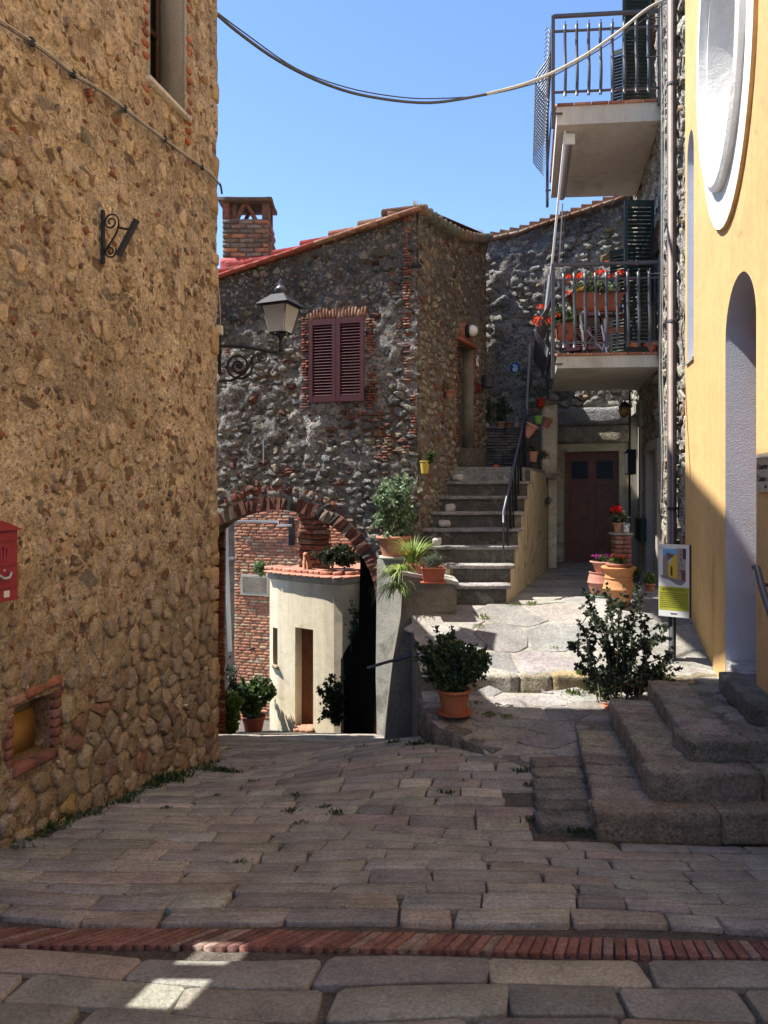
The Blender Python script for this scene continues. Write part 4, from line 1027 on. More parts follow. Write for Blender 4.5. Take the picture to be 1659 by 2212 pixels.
# wall around the oval, as strips from the ellipse to the rectangle
n = 48; E = ell(.93, n); R0, R1, Z0_, Z1_ = -3, uR(7.6), VB, 9.2
def tor(i):
    a = 2*math.pi*i/n; dx, dy = math.cos(a), math.sin(a)
    t_ = min((R1-oc)/dx if dx > 1e-6 else 1e9, (R0-oc)/dx if dx < -1e-6 else 1e9, (Z1_-ov)/dy if dy > 1e-6 else 1e9, (Z0_-ov)/dy if dy < -1e-6 else 1e9)
    return (oc+dx*t_, ov+dy*t_)
vs = [RF(x, y, 0) for x, y in E]+[RF(*tor(i), 0) for i in range(n)]
b.add(vs, [(i, (i+1) % n, n+(i+1) % n, n+i) for i in range(n)], c0)
for (cx, cy) in ((R1, Z0_), (R1, Z1_), (R0, Z1_), (R0, Z0_)):    # corners between the strips
    ii = min(range(n), key=lambda i: math.hypot(tor(i)[0]-cx, tor(i)[1]-cy)); best = sorted(range(n), key=lambda i: math.hypot(tor(i)[0]-cx, tor(i)[1]-cy))
    for a in range(n):
        t1, t2 = tor(a), tor((a+1) % n)
        if abs(t1[0]-t2[0]) > 1e-5 and abs(t1[1]-t2[1]) > 1e-5:
            cc_ = min(((R1, Z0_), (R1, Z1_), (R0, Z1_), (R0, Z0_)), key=lambda q: math.hypot(q[0]-t1[0], q[1]-t1[1])+math.hypot(q[0]-t2[0], q[1]-t2[1]))
            b.add([RF(*t1, 0), RF(*t2, 0), RF(*cc_, 0)], [(0, 1, 2)], c0)
    break
la, lc = uR(7.75), uR(8.09); lm = (la+lc)/2; larc = [(lm-(lc-la)/2*math.cos(math.pi*i/14), 3.7+.3*math.sin(math.pi*i/14)) for i in range(15)]
b.fbox(RF, uR(7.6), la, -3, 9.2, TW, 0, c0); b.fbox(RF, lc, CE, -3, 9.2, TW, 0, c0); b.fbox(RF, la, lc, -3, 1.47, TW, 0, c0)
b.prism(RF, [(la, 9.2), (la, 3.7)]+larc[1:-1]+[(lc, 3.7), (lc, 9.2)], TW, 0, c0)
b.build('wall', M['yellow'], chh, smooth=False)
MB().fbox(RF, -3, CE, -3, 9.2, -4, TW-.005).build('church_body', M['yellow'], chh, smooth=False)
mb = MB(); ring(mb, 1.0, -.02, 1.0, .035); ring(mb, 1.0, .035, .80, .04); mb.build('outer_ring', M['white'], chh).data.materials[0] = M['white']
mb = MB(); ring(mb, 1.004, -.01, 1.004, .032); mb.build('ring_side', M['yellow'], chh)
mb = MB(); ring(mb, .80, .04, .80, .09); ring(mb, .80, .09, .77, .115); ring(mb, .77, .115, .73, .105); ring(mb, .73, .105, .72, .03); ring(mb, .72, .03, .69, .03); ring(mb, .69, .03, .62, -.42); mb.build('moulding', M['white'], chh)
mb = MB(); mb.prism(RF, ell(.65, 32), -.44, -.42); mb.build('back_plaster', M['white'], chh, smooth=False)
mb = MB(); mb.prism(RF, ell(.3, 32), -.419, -.40); mb.build('pane', M['pane'], chh, smooth=False)
# niche and slim window: recess lining
e = empty('arched_niche', RF(na, nbot, 0)); e.parent = chh; e.location = RF(na, nbot, 0)-WL(chh)
mb = MB(); loop = [(na, nbot), (na, nsp)]+arc[1:-1]+[(nb2, nsp), (nb2, nbot)]
vs = [RF(a, c, w) for a, c in loop for w in (-.004, -.44)]; mb.add(vs, [(2*i, 2*i+1, 2*i+3, 2*i+2) for i in range(len(loop)-1)])
for f in (0,): pass
# inset the lining a few mm so that it covers the wall's own reveal
k = .994; vs2 = [RF(nc+(a-nc)*k, min(c, c*1.0)-(.004 if c > nbot else 0), w) for a, c in loop for w in (-.001, -.44)]
mb = MB().add(vs2, [(2*i, 2*i+1, 2*i+3, 2*i+2) for i in range(len(loop)-1)]); mb.build('reveal', M['lilac'], e, smooth=False)
MB().fbox(RF, na, nb2, nbot, 1.84, -.44, -.40).build('door_leaf', M['wood'], e, smooth=False)
MB().fbox(RF, na, nb2, -3, nbot, -.44, -.006).build('threshold', M['step'], e, smooth=False)
e = empty('slim_window', RF(la, 1.47, 0)); e.parent = chh; e.location = RF(la, 1.47, 0)-WL(chh)
loop = [(la, 1.47), (la, 3.7)]+larc[1:-1]+[(lc, 3.7), (lc, 1.47), (la, 1.475)]
k = .985; vs2 = [RF(lm+(a-lm)*k, c-.003, w) for a, c in loop for w in (-.001, -.22)]
MB().add(vs2, [(2*i, 2*i+1, 2*i+3, 2*i+2) for i in range(len(loop)-1)]).build('reveal', M['lilac'], e, smooth=False)
MB().fbox(RF, la, lc, 1.47, 4.0, -.22, -.2).build('back_panel', M['lilac'], e, smooth=False)
MB().fbox(RF, la-.01, lc+.01, 1.44, 1.475, -.1, .02).build('sill', M['concrete'], e, smooth=False)
# plaque with carved lettering
pu, pv = at_x(RF, 1641), (1065-1022)/F*5.42
pl = empty('plaque', RF(pu, pv, 0), 'pale stone plaque with carved black lettering beside the church niche', 'plaque')
ph = .29/2; MB().fbox(RF, pu-.5, pu, pv-ph, pv+ph, .003, .02, (.5, .42, .3)).build('slab', pmat('plaque_stone', (.55, .46, .32), var=.12, vs=9, bump=.15), pl, smooth=False)
def text(s, size, u, v, parent, mat, fr=RF, w=.022, ext=.001, flip=True, al='LEFT', name='lettering', sx=1.):
    cu = bpy.data.curves.new(name, 'FONT'); cu.body = s; cu.size = size; cu.extrude = ext; cu.align_x = al; cu.align_y = 'CENTER'
    cu.materials.append(mat); o = bpy.data.objects.new(name, cu); COL.objects.link(o)
    dg = bpy.context.evaluated_depsgraph_get(); me = bpy.data.meshes.new_from_object(o.evaluated_get(dg)); bpy.data.objects.remove(o)
    me.materials.clear(); me.materials.append(mat); o = bpy.data.objects.new(name, me); COL.objects.link(o)
    U = -fr.u if flip else fr.u
    mt = Matrix((U*sx, Vector((0, 0, 1)), fr.n)).transposed().to_4x4(); o.parent = parent
    mt.translation = fr(u, v, w)-WL(parent); o.matrix_local = mt; return o
text('Oratorio d', .062, pu-.03, pv+.045, pl, M['black'])
text('Cosma e', .062, pu-.03, pv-.045, pl, M['black']); text('sec.', .04, pu-.2, pv-.1, pl, M['black'])
mb = MB(); mb.tube([RF(pu-.03, pv+.11, .03), RF(pu-.4, pv+.105, .03)], .006, 5); mb.build('cross_line', M['plaster_grey'], pl)

# ---- church steps
st = empty('church_steps', (2, 4.6, -2.1), 'worn sandstone corner steps climbing to the yellow church', 'steps')
PST = [(3, (.37, .325, .245)), (3, (.33, .3, .24)), (1, (.4, .31, .24)), (1, (.41, .36, .26))]
lv = [(-1.95, 1.29, 4.35, 1.62, 6.13, .17), (-1.768, 1.68, 4.50, 1.92, 6.13, .18), (-1.637, 2.0, 4.71, 2.30, 6.26, .145)]
for li, (z, xa, ya, xb, yb, rh) in enumerate(lv):
    core = MB()
    solid([(xa+.06, ya+.05), (XRF(ya)-.01, ya+.05), (XRF(yb)-.01, yb), (xb+.06, yb)], -2.7, lambda p: z-.02, core, (.2, .18, .15))
    core.build('core', M['step'], st, smooth=False)
    wid = .36 if li == 0 else (.34 if li == 1 else .32)
    y = ya+.17; d = Vector((xb-xa, yb-ya, 0)).normalized(); nx = Vector((d.y, -d.x, 0))
    L_ = math.hypot(xb-xa, yb-ya); s = .16
    while s < L_:
        l = min(L_-s+.01, .14+R.random()*.12)
        if L_-s-l < .08: l = L_-s
        c = Vector((xa, ya, 0))+d*(s+l/2)+nx*(wid/2+.004*R.random()); c.z = z-rh/2-.012+.008*R.random()
        MB().rock(c, (d, nx, Vector((0, 0, 1))), (l/2-.003, wid/2, rh/2+.02), .14, .008, 9, jc(pick(PST), .16), freq=24).build('step_block', M['step'], st); s += l
    x = xa; dep = .2 if li < 2 else .3
    xe = XRF(ya)-.05
    while x < xe:
        l = .5+R.random()*.35
        if x+l > xe-.1: l = xe-x
        MB().rock((x+l/2, ya+dep/2, z-rh/2-.012+.008*R.random()), X3, (l/2-.003, dep/2, rh/2+.02), .16, .009, 12, jc(pick(PST), .16), freq=24).build('front_block', M['step'], st); x += l
its = []
PC3 = lambda u, v, w=0.: Vector((u, v, -1.637+w))
for c in cells(2.3, 3.2, 4.95, 6.3, .3, .2):
    x, y = cen(c)
    if x < XRF(y)-.1 and x > 2.0+.19*(y-4.71)+.4: its.append((c, dict(p=.004+.004*R.random(), sink=.03, joint=.006, col=pick(PST), rough=.003)))
lay(PC3, its, st, M['step'], 'platform_stone', 60)
ax = (RF.u, RF.n, Vector((0, 0, 1)))
MB().rock(RF(uR(5.45), -1.56, .02), ax, (.48, .16, .085), .2, .01, 8, (.22, .2, .17)).build('threshold_block', M['step'], st)

# ================================================================== STONE STAIRCASE
sc = empty('stone_staircase', (1.2, 8.3, -1.27), 'grey stone staircase with thick slab treads rising beside the gable house', 'staircase')
def nose(i): return 8.3+.27*i, -1.065+.205*i
for i in range(8):
    D, h = nose(i); xl = .79 if i < 3 else .42+.464*(D-8.95)-.08
    if i == 2: xl = .45
    xr = 1.45+.35*(D-8.3); dep = .31 if i < 7 else 1.9
    if i < 7:
        MB().rock(((xl+xr)/2, D+dep/2-.02, h-.022), X3, ((xr-xl)/2+.02, dep/2, .024), .5, .006, 6, pick([(1, (.31, .305, .285)), (1, (.34, .33, .305))]), freq=5).build('tread', M['step'], sc)
    MB().fbox(lambda u, v, w: Vector((u, w, v)), xl, xr-.03, -2.6, h-.044, D+.02, D+.3, (.125, .12, .105)).build('riser', M['step'], sc, smooth=False)
D, h = nose(7)
vs = [(.9, D), (2.0, D), (2.75, 12.1), (1.55, 12.1)]
b = MB(); solid(vs, h-.25, lambda p: h, b, (.3, .3, .28)); b.build('landing', M['step'], sc, smooth=False)
# plastered flank
b = MB(); dS = Vector((.35, 1))
pts = []
outline = [(8.32, -1.4)]
for i in range(8):
    D, h = nose(i); outline += [(D+.022, (h-.21) if i else -1.4), (D+.022, h-.05)]
outline += [(12.2, .32), (12.2, -1.4)]
outline = outline[1:]
f3 = lambda u, v, w: Vector((1.45+.35*(u-8.3)-.035+w, u, v))
b.prism(f3, outline, -.9, 0, (.5, .44, .3)); b.build('flank', M['cream_old'], sc, smooth=False)
# stacked slates at the back of the landing
sx0, sx1 = 1.62, 2.42; z = .38
while z < 1.06:
    x = sx0
    while x < sx1:
        l = .15+R.random()*.3; l = min(l, sx1-x)
        if l > .03: MB().rock((x+l/2, 11.95+.03*R.random(), z+.02), X3, (l/2-.003, .15, .019), .4, .006, 3, pick([(2, (.14, .14, .14)), (1, (.18, .16, .14)), (1, (.11, .11, .12))])).build('slate', M['step'], sc)
        x += l
    z += .045
b = MB(); solid([(sx0, 12.05), (sx1+.2, 12.05), (2.9, 13.4), (1.85, 13.5)], -.5, lambda p: 1.04, b, (.12, .11, .1)); b.build('planting_bed', M['dirt'], sc, smooth=False)
# pillar above the side doorway
pi = empty('plaster_pillar', (2.75, 12, .3), 'cream plastered pillar with stone cap at the head of the staircase', 'pillar')
MB().rock((2.755, 12.1, .92), X3, (.13, .2, .62), .12, .008, 5, (.5, .44, .3)).build('shaft', M['cream_old'], pi)
MB().rock((2.74, 12.1, 1.5), X3, (.15, .22, .05), .5, .02, 5, (.3, .28, .22)).build('cap', M['step'], pi)
MB().rock((2.7, 12.1, .29), X3, (.19, .22, .05), .5, .02, 5, (.35, .3, .22)).build('corbel', M['step'], pi)
MB().box((2.855, 12.35, -.5), (.07, .2, .78)).build('jamb', M['cream_old'], pi, smooth=False)
MB().box((2.7, 12.75, -.5), (.2, .05, .85)).build('side_door', M['wood'], pi, smooth=False)
# handrail
hr = empty('stair_handrail', (1.4, 8.7, -.8), 'slender blue-grey iron handrail up the stone staircase', 'handrail')
def onr(D, z): return Vector((1.45+.35*(D-8.3)-.1, D, z))
H0 = PX(1088, 1107, 8.6); H1 = PX(1137, 885, 10.9)
MB().tube([H0+Vector((0, -.0, -.12)), H0, H0+(H1-H0)*.33, H0+(H1-H0)*.66, H1], [.012, .017, .017, .017, .017], 8).build('rail', M['bluerail'], hr)
MB().tube([H0, (H0.x, H0.y, -.84)], .011, 6).build('post', M['bluerail'], hr)
MB().tube([H1, (H1.x, H1.y, .3)], .011, 6).build('post', M['bluerail'], hr)
for k in range(1, 9):
    p = H0+(H1-H0)*(k/9); i = max(0, min(7, int((p.y-8.3)/.27))); MB().tube([p, (p.x+.02, p.y, nose(i)[1]-.02)], .012 if k % 2 else .02, 5).build('baluster', M['iron'], hr)

# ================================================================== PIER AND LOW WALL IN FRONT OF THE ARCH
rw = empty('retaining_wall', (.2, 8.5, -2.9), 'grey plastered retaining wall and pier right of the brick arch', 'wall')
b = MB(); FR = Frame((0, 8.84, 0), (1, -.7, 0), (-.7, -1, 0))
pz = [uv_at(FR, x, y) for x, y in ((815, 1208), (890, 1206))]
b.prism(FR, [(at_x(FR, 817), -3.3), (at_x(FR, 812), -2.3), (at_x(FR, 815), pz[0][1]), (at_x(FR, 890), pz[1][1]), (at_x(FR, 895), -3.3)], -.32, 0)
b.build('pier', M['plaster_grey'], rw, smooth=False)
FB = Frame((0, 8.0, 0), (1, .02, 0), (0, -1, 0))
pp = [uv_at(FB, x, y) for x, y in ((829, 1640), (836, 1560), (850, 1440), (868, 1342), (873, 1240), (987, 1262), (987, 1640))]
b = MB(); b.prism(FB, pp, -1.0, 0); b.build('low_wall', M['plaster_dark'], rw, smooth=False)  # same plaster as the pier, darkened to carry the front's shade
b = MB(); b.prism(FB, [(pp[4][0]-.02, pp[4][1]-.01), (pp[5][0]+.02, pp[5][1]-.01), (pp[5][0]+.02, pp[5][1]+.03), (pp[4][0]-.02, pp[4][1]+.03)], -1.0, .03); b.build('coping', M['concrete'], rw, smooth=False)
hr2 = MB(); hr2.tube([PX(795, 1443, 8.2), PX(830, 1432, 8.1), PX(905, 1412, 7.8)], .018, 8); o = hr2.build('rail', M['iron_grey'], rw)

# ================================================================== BEYOND THE ARCH
cv = empty('cream_house', (-1, 12, -4), 'low curved cream plaster house with tiled edge seen through the arch', 'house')
px_ = [(583, 12.7), (590, 12.62), (600, 12.5), (620, 12.35), (638, 12.22), (677, 11.98), (700, 11.85), (722, 11.75), (740, 11.72), (778, 12.0), (800, 12.5)]
pl_ = [Vector(((x-830)/F*D, D)) for x, D in px_]; zt_, zb_ = -1.45, -4.35
b = MB()
def wallseg(p, q, z0, z1): b.add([(p.x, p.y, z0), (q.x, q.y, z0), (q.x, q.y, z1), (p.x, p.y, z1)], [(0, 1, 2, 3)])
for i, (p, q) in enumerate(zip(pl_[:-1], pl_[1:])):
    x0, D0 = px_[i]
    if x0 == 638: wallseg(p, q, (1065-1360)/F*12, zt_)
    elif x0 == 590: wallseg(p, q, zb_, (1065-1440)/F*12.4); wallseg(p, q, (1065-1360)/F*12.4, zt_)
    else: wallseg(p, q, zb_, zt_)
lp = pl_[0]; b.add([(lp.x, lp.y, zb_), (lp.x+.4, lp.y+1.6, zb_), (lp.x+.4, lp.y+1.6, zt_), (lp.x, lp.y, zt_)], [(0, 1, 2, 3)])
rp_ = pl_[-1]; b.add([(rp_.x, rp_.y, zb_), (rp_.x, 14, zb_), (rp_.x, 14, zt_), (rp_.x, rp_.y, zt_)], [(0, 1, 2, 3)])
b.build('wall', M['cream'], cv, smooth=False)
e = empty('doorway', (pl_[4].x, pl_[4].y, zb_)); e.parent = cv; e.location = Vector((pl_[4].x, pl_[4].y, zb_))-WL(cv)
p, q = pl_[4], pl_[5]; zdt = (1065-1360)/F*12; dn = Vector((.12, .36)); 
mb = MB(); mb.add([(p.x, p.y, zb_), (p.x+dn.x, p.y+dn.y, zb_), (p.x+dn.x, p.y+dn.y, zdt), (p.x, p.y, zdt)], [(0, 1, 2, 3)]); mb.add([(q.x, q.y, zb_), (q.x+dn.x, q.y+dn.y, zb_), (q.x+dn.x, q.y+dn.y, zdt), (q.x, q.y, zdt)], [(0, 1, 2, 3)]); mb.add([(p.x, p.y, zdt), (q.x, q.y, zdt), (q.x+dn.x, q.y+dn.y, zdt), (p.x+dn.x, p.y+dn.y, zdt)], [(0, 1, 2, 3)]); mb.build('reveal', M['cream'], e, smooth=False)
mb = MB(); a = p+dn*.7; c = q+dn*.7; mb.add([(a.x, a.y, zb_), (c.x, c.y, zb_), (c.x, c.y, zdt), (a.x, a.y, zdt)], [(0, 1, 2, 3)]); mb.build('door_leaf', M['wood'], e, smooth=False)
for k in range(3):
    f = (k+.5)/3; c = p.lerp(q, f); MB().rock((c.x, c.y-.02, hs(c.x, c.y)+.05), X3, ((q-p).length/6-.003, .16, .03), .3, .004, 3, (.4, .2, .13)).build('door_step', M['terra'], e)
e = empty('slit_window', (pl_[1].x, pl_[1].y, -3)); e.parent = cv; e.location = Vector((pl_[1].x, pl_[1].y, -3))-WL(cv)
a, c = pl_[1], pl_[2]; z0, z1 = (1065-1440)/F*12.4, (1065-1360)/F*12.4; dn = Vector((.2, .2))
mb = MB(); mb.add([(a.x, a.y, z0), (a.x+dn.x, a.y+dn.y, z0), (a.x+dn.x, a.y+dn.y, z1), (a.x, a.y, z1)], [(0, 1, 2, 3)]); mb.build('reveal', M['cream'], e, smooth=False)
mb = MB(); mb.add([(a.x+dn.x*.7, a.y+dn.y*.7, z0), (c.x+dn.x, c.y+dn.y, z0), (c.x+dn.x, c.y+dn.y, z1), (a.x+dn.x*.7, a.y+dn.y*.7, z1)], [(0, 1, 2, 3)]); mb.build('pane', M['pane'], e, smooth=False)
MB().rock(((a.x+c.x)/2, (a.y+c.y)/2-.02, z0-.03), (Vector((c.x-a.x, c.y-a.y, 0)).normalized(), Vector((0, 1, 0)), Vector((0, 0, 1))), (.1, .06, .03), .3, .003, 3, (.4, .3, .2)).build('sill', M['step'], e)
# coping and roof terrace
b = MB()
for (p, q) in zip(pl_[:-1], pl_[1:]):
    for o_, z0, z1 in ((.06, zt_-.02, zt_+.05),):
        po = p-Vector((.5*o_, o_)); qo = q-Vector((0, o_)); b.add([(po.x, po.y, z0), (qo.x, qo.y, z0), (qo.x, qo.y, z1), (po.x, po.y, z1), (p.x+.1, p.y+.2, z1), (q.x, q.y+.2, z1), (p.x, p.y, z0-.04), (q.x, q.y, z0-.04)], [(0, 1, 2, 3), (3, 2, 5, 4), (0, 1, 7, 6)], (.35, .36, .38))
b.build('coping', M['concrete'], cv, smooth=False)
nT = 0
for (p, q) in zip(pl_[:-1], pl_[1:]):
    L_ = (q-p).length; n = max(1, round(L_/.15))
    for k in range(n):
        c = p.lerp(q, (k+.5)/n); d = Vector((q.x-p.x, q.y-p.y, 0)).normalized()
        MB().rock((c.x-.0, c.y+.02, zt_+.07), (d, Vector((-d.y, d.x, 0)), Vector((0, 0, 1))), (L_/n/2-.002, .13, .014), .3, .001, 3, pick([(1, (.46, .22, .15)), (1, (.42, .18, .12))])).build('edge_tile', M['terra'], cv)
        MB().rock((c.x-.0, c.y+.3, zt_+.11), (d, Vector((-d.y, d.x, 0)), Vector((0, 0, 1))), (L_/n/2-.002, .17, .03), .3, .001, 3, pick([(1, (.44, .2, .14)), (1, (.4, .17, .11))])).build('upper_edge_tile', M['terra'], cv)
b = MB(); solid([(pl_[0].x+.15, pl_[0].y+.3), (pl_[5].x, pl_[5].y+.4), (pl_[-1].x, pl_[-1].y+.2), (-.3, 14.2), (-1.5, 14.2)], -1.7, lambda p: zt_+.08, b, (.4, .18, .12)); b.build('roof_terrace', M['terra'], cv, smooth=False)
# brick house behind
BH = Frame((0, 13.9, 0), (1, -.3, 0), (-.3, -1, 0))
bk = empty('brick_house', (-2, 14.2, -4.4), 'red brick house wall with white pipes seen through the arch', 'house')
u0, u1 = at_x(BH, 507), at_x(BH, 760)
MB().fbox(BH, u0-.0, u1, -4.9, .25, -.6, -.005, (.36, .25, .18)).build('mortar_wall', M['mortar_dark'], bk, smooth=False)
its = []; v = -4.6; k = 0
PBH = [(4, (.4, .17, .1)), (3, (.46, .22, .13)), (1, (.3, .16, .11)), (1, (.42, .3, .19))]
while v < .2:
    u = u0-R.random()*.2
    while u < u1:
        l = .14+.1*R.random()
        if u+l > u0+.05: its.append(([(max(u, u0), v), (u+l-.01, v+.002), (u+l-.01, v+.052), (max(u, u0), v+.05)], dict(p=.004+.008*R.random(), sink=.02, col=pick(PBH), rough=.002)))
        u += l
    v += .062
lay(BH, its, bk, M['brick'], 'brick', 300, 'small_bricks', vis=lambda x, y: 500 < x < 780 and 1090 < y < 1500 and not (x > 585 and y > 1235))
mb = MB(); a = uv_at(BH, 523, 1284); c = uv_at(BH, 583, 1243)
mb.fbox(BH, a[0], c[0], a[1], c[1], .0, .06); mb.build('meter_panel', M['concrete'], bk, smooth=False)
mb = MB(); mb.fbox(BH, a[0]+.05, c[0]-.05, a[1]+.06, c[1]-.04, .06, .066); mb.build('panel_door', M['plaster_dark'], bk, smooth=False)
def pipe(name, pts, r, par, mat=M['pvc']): return MB().tube(pts, r, 8).build(name, mat, par)
BP = lambda x, y, w: BH(*uv_at(BH, x, y), w)
pipe('horizontal_pipe', [BP(513, 1126, .08), BP(605, 1127, .08), BP(606, 1135, .08), BP(634, 1135, .08)], .025, bk)
pipe('vertical_pipe', [BP(505, 1105, .3), BP(506, 1220, .3), BP(513, 1400, .3)], .045, bk); pipe('pipe_branch', [BP(490, 1200, .3), BP(520, 1203, .3)], .03, bk)
for (x, y0_, y1_) in ((632, 1118, 1178),): mb = MB(); a = uv_at(BH, x-7, y1_); c = uv_at(BH, x+5, y0_); mb.fbox(BH, a[0], c[0], a[1], c[1], .02, .03); mb.build('slot_window', M['black'], bk, smooth=False)
MB().rock(BP(548, 1400, .08), (BH.u, BH.n, Vector((0, 0, 1))), (.02, .08, .02), .3, .0, 3, (.1, .08, .07)).build('wall_hook', M['iron'], bk)
# rough brick stump and clay dog on the terrace
bs = empty('brick_stump', PX(655, 1215, 13), 'ruined brown brick stump standing on the curved roof terrace', 'ruin')
z = zt_+.08
k = 0
while z < -.25:
    for j in range(2):
        MB().rock((-1.42+.26*j+.05*R.random(), 13.0, z+.045), X3, (.14+.03*R.random(), .16, .042), .4, .02, 4, pick([(2, (.3, .13, .08)), (1, (.36, .24, .16)), (1, (.2, .09, .06))])).build('brick', M['stone_rough'], bs)
    z += .09
pp_ = empty('brick_pier', (-2.8, 11.8, -4), 'narrow dark brick pier at the far left of the archway', 'pillar')
MB().box((-2.66, 11.25, -2), (.16, .1, 2.2)).build('core', M['mortar_dark'], pp_, smooth=False)
z = -3.95
while z < .1:
    MB().rock((-2.56, 11.14, z+.03), X3, (.085+.012*R.random(), .03, .027), .3, .004, 3, pick(BK)).build('brick', M['brick'], pp_); z += .062
gp = MB(); gp.box((-3.2, 15.2, -2), (.3, .2, 2.6)); tag(gp.build('grey_house', M['plaster_dark'], smooth=False), 'slice of grey plastered house behind the dark brick pier', 'house')  # its shade is put into the darker plaster colour
# outer stair wall on the right of the passage, its shade painted near black
osw = empty('passage_stair_wall', (-.4, 10, -3.5), 'stair wall on the right inside the archway, its shade painted near black', 'wall')
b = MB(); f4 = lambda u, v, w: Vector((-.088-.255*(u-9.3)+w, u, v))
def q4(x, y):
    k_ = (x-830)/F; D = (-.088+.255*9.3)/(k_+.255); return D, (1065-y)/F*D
b.prism(f4, [(9.35, -3.7)]+[q4(x, y) for x, y in ((729, 1600), (731, 1434), (751, 1398), (775, 1362), (779, 1200))]+[(9.35, -.5)], 0, .25); b.build('wall', M['dark'], osw, smooth=False).data.materials[0] = pmat('passage_shade', (.008, .007, .006), var=.2, spec=0)

# ================================================================== PLANTS AND POTS
GREEN = [(3, (.045, .085, .03)), (2, (.07, .12, .04)), (1, (.03, .06, .025)), (1, (.11, .15, .05))]
def rv(): return Vector((R.gauss(0, 1), R.gauss(0, 1), R.gauss(0, 1))).normalized()
def leaf(m, p, d, s, col, wd=.5):
    d = d.normalized(); sd = d.cross(rv()); sd = sd.normalized() if sd.length > .01 else Vector((1, 0, 0)); up = sd.cross(d)
    m.add([p, p+d*s*.45+sd*s*wd*.5+up*s*.08, p+d*s, p+d*s*.45-sd*s*wd*.5+up*s*.08], [(0, 1, 2), (0, 2, 3)], col)
def greens(parent, base, n, c, rx, ry, rz, ls, per, pal=GREEN, r0=.05, sr=.004, wd=.6, lo=.35, name='leaves', clump=.05, sub=2):
    ml, ms = MB(), MB(); base = Vector(base); c = Vector(c)
    for i in range(n):
        q = rv(); q = Vector((q.x*rx, q.y*ry, abs(q.z)*rz if c.z-base.z < rz*.6 else q.z*rz))*(.55+.45*R.random()**.5)
        tip = c+q; b0 = base+Vector(((R.random()-.5)*2*r0, (R.random()-.5)*2*r0, 0))
        mid = b0.lerp(tip, .5)+Vector(((tip.x-b0.x)*-.18, (tip.y-b0.y)*-.18, .03))+rv()*.02
        pts = [b0, b0.lerp(mid, .5)+rv()*.006, mid, mid.lerp(tip, .5)+rv()*.01, tip]
        ms.tube(pts, [sr, sr*.9, sr*.8, sr*.6, sr*.3], 4, pick([(1, (.1, .09, .04)), (1, (.07, .08, .03))]))
        tw = [(pts, 1.)]
        for k in range(sub):
            f = .45+.5*R.random(); j = min(3, int(f*4)); s0 = pts[j].lerp(pts[j+1], f*4-j); e = s0+(rv()*.5+Vector((0, 0, .35))).normalized()*(.25+.3*R.random())*(rx+rz)*.5
            ms.tube([s0, s0.lerp(e, .5)+rv()*.01, e], [sr*.5, sr*.4, sr*.2], 3, (.08, .08, .03)); tw.append(([s0, s0.lerp(e, .5), e], .6))
        for P_, w_ in tw:
            for k in range(int(per*w_)):
                f = (lo if w_ == 1. else .15)+(1-(lo if w_ == 1. else .15))*R.random(); x = f*(len(P_)-1); j = min(len(P_)-2, int(x)); s0 = P_[j].lerp(P_[j+1], x-j)
                cc = pick(pal); leaf(ml, s0+rv()*clump*R.random()*.5, rv()+Vector((0, 0, .35)), ls*(.6+.7*R.random()), cc, wd)
    ml.build(name, M['leaf'], parent, kind='stuff'); ms.build('stems', M['stem'], parent, kind='stuff')
def straps(parent, base, n, L_, w_, pal, droop=.7, name='leaves', dirx=0., up=.6):
    m = MB(); base = Vector(base)
    for i in range(n):
        a = R.random()*6.283; d = Vector((math.cos(a)+dirx, math.sin(a)*.8, 0)); l = L_*(.6+.5*R.random()); p = base+Vector((R.gauss(0, .02), R.gauss(0, .02), 0)); v = (d*.6+Vector((0, 0, up+.5*R.random()))).normalized()
        sd = v.cross(Vector((0, 0, 1))).normalized(); pts = []
        for k in range(7):
            ww = w_*(1-(k/6)**2)*.5+.0008; pts += [p-sd*ww, p+sd*ww]; p = p+v*(l/6); v = (v+Vector((0, 0, -droop*(.25+.1*k)))).normalized()
        m.add(pts, [(2*k, 2*k+1, 2*k+3, 2*k+2) for k in range(6)], pick(pal))
    m.build(name, M['leaf'], parent, kind='stuff')
def blossoms(parent, pts, r, pal, n=26, name='blossom'):
    for p in pts:
        m = MB(); p = Vector(p); c = pick(pal)
        for k in range(n):
            d = rv(); d.z = abs(d.z)*.8-.1; q = p+d*r*(.6+.4*R.random()); leaf(m, q, rv()+d, r*.7, jc(c, .2), .9)
        m.build(name, M['petal'], parent)
RED = [(1, (.75, .02, .015)), (1, (.62, .03, .02))]; ORG = [(1, (.8, .07, .02)), (1, (.75, .12, .03))]; PINK = [(1, (.7, .12, .2))]; PUR = [(1, (.35, .03, .22)), (1, (.25, .03, .2))]
TC = (.42, .17, .09)
def pot(parent, c, rt, rb_, h, col=TC, rim=.012, rh=.03, mat=None, n=20, flute=0, name='pot', tilt=None):
    c = Vector(c); t = rt
    pr = [(rb_, 0), (rb_*1.01, .005)]+[(rb_+(t-rb_)*f, h*f) for f in (.2, .4, .6, .8)]+[(t*.98, h-rh), (t+rim, h-rh+.002), (t+rim, h), (t-.012, h), (t-.02, h-.03)]
    if flute:
        MB().lathe(c, [(a, z) for a, z in pr[:7]], 36, col, tilt=tilt, flute=flute).build(name, mat or M['terra'], parent)
        MB().lathe(c, [(t*.97, h-rh-.001), (t+rim, h-rh), (t+rim, h), (t-.012, h), (t-.02, h-.03)], n, col, tilt=tilt).build('rim', mat or M['terra'], parent)
    else: MB().lathe(c, pr, n, col, tilt=tilt).build(name, mat or M['terra'], parent)
    if tilt is None: MB().lathe(c+Vector((0, 0, h-.035)), [(0, 0), (t-.015, .001), (t-.03, .01), (0, .014)], 12, (.05, .035, .025)).build('soil', M['soil'], parent)
def P3(x, y, D): return PX(x, y, D)
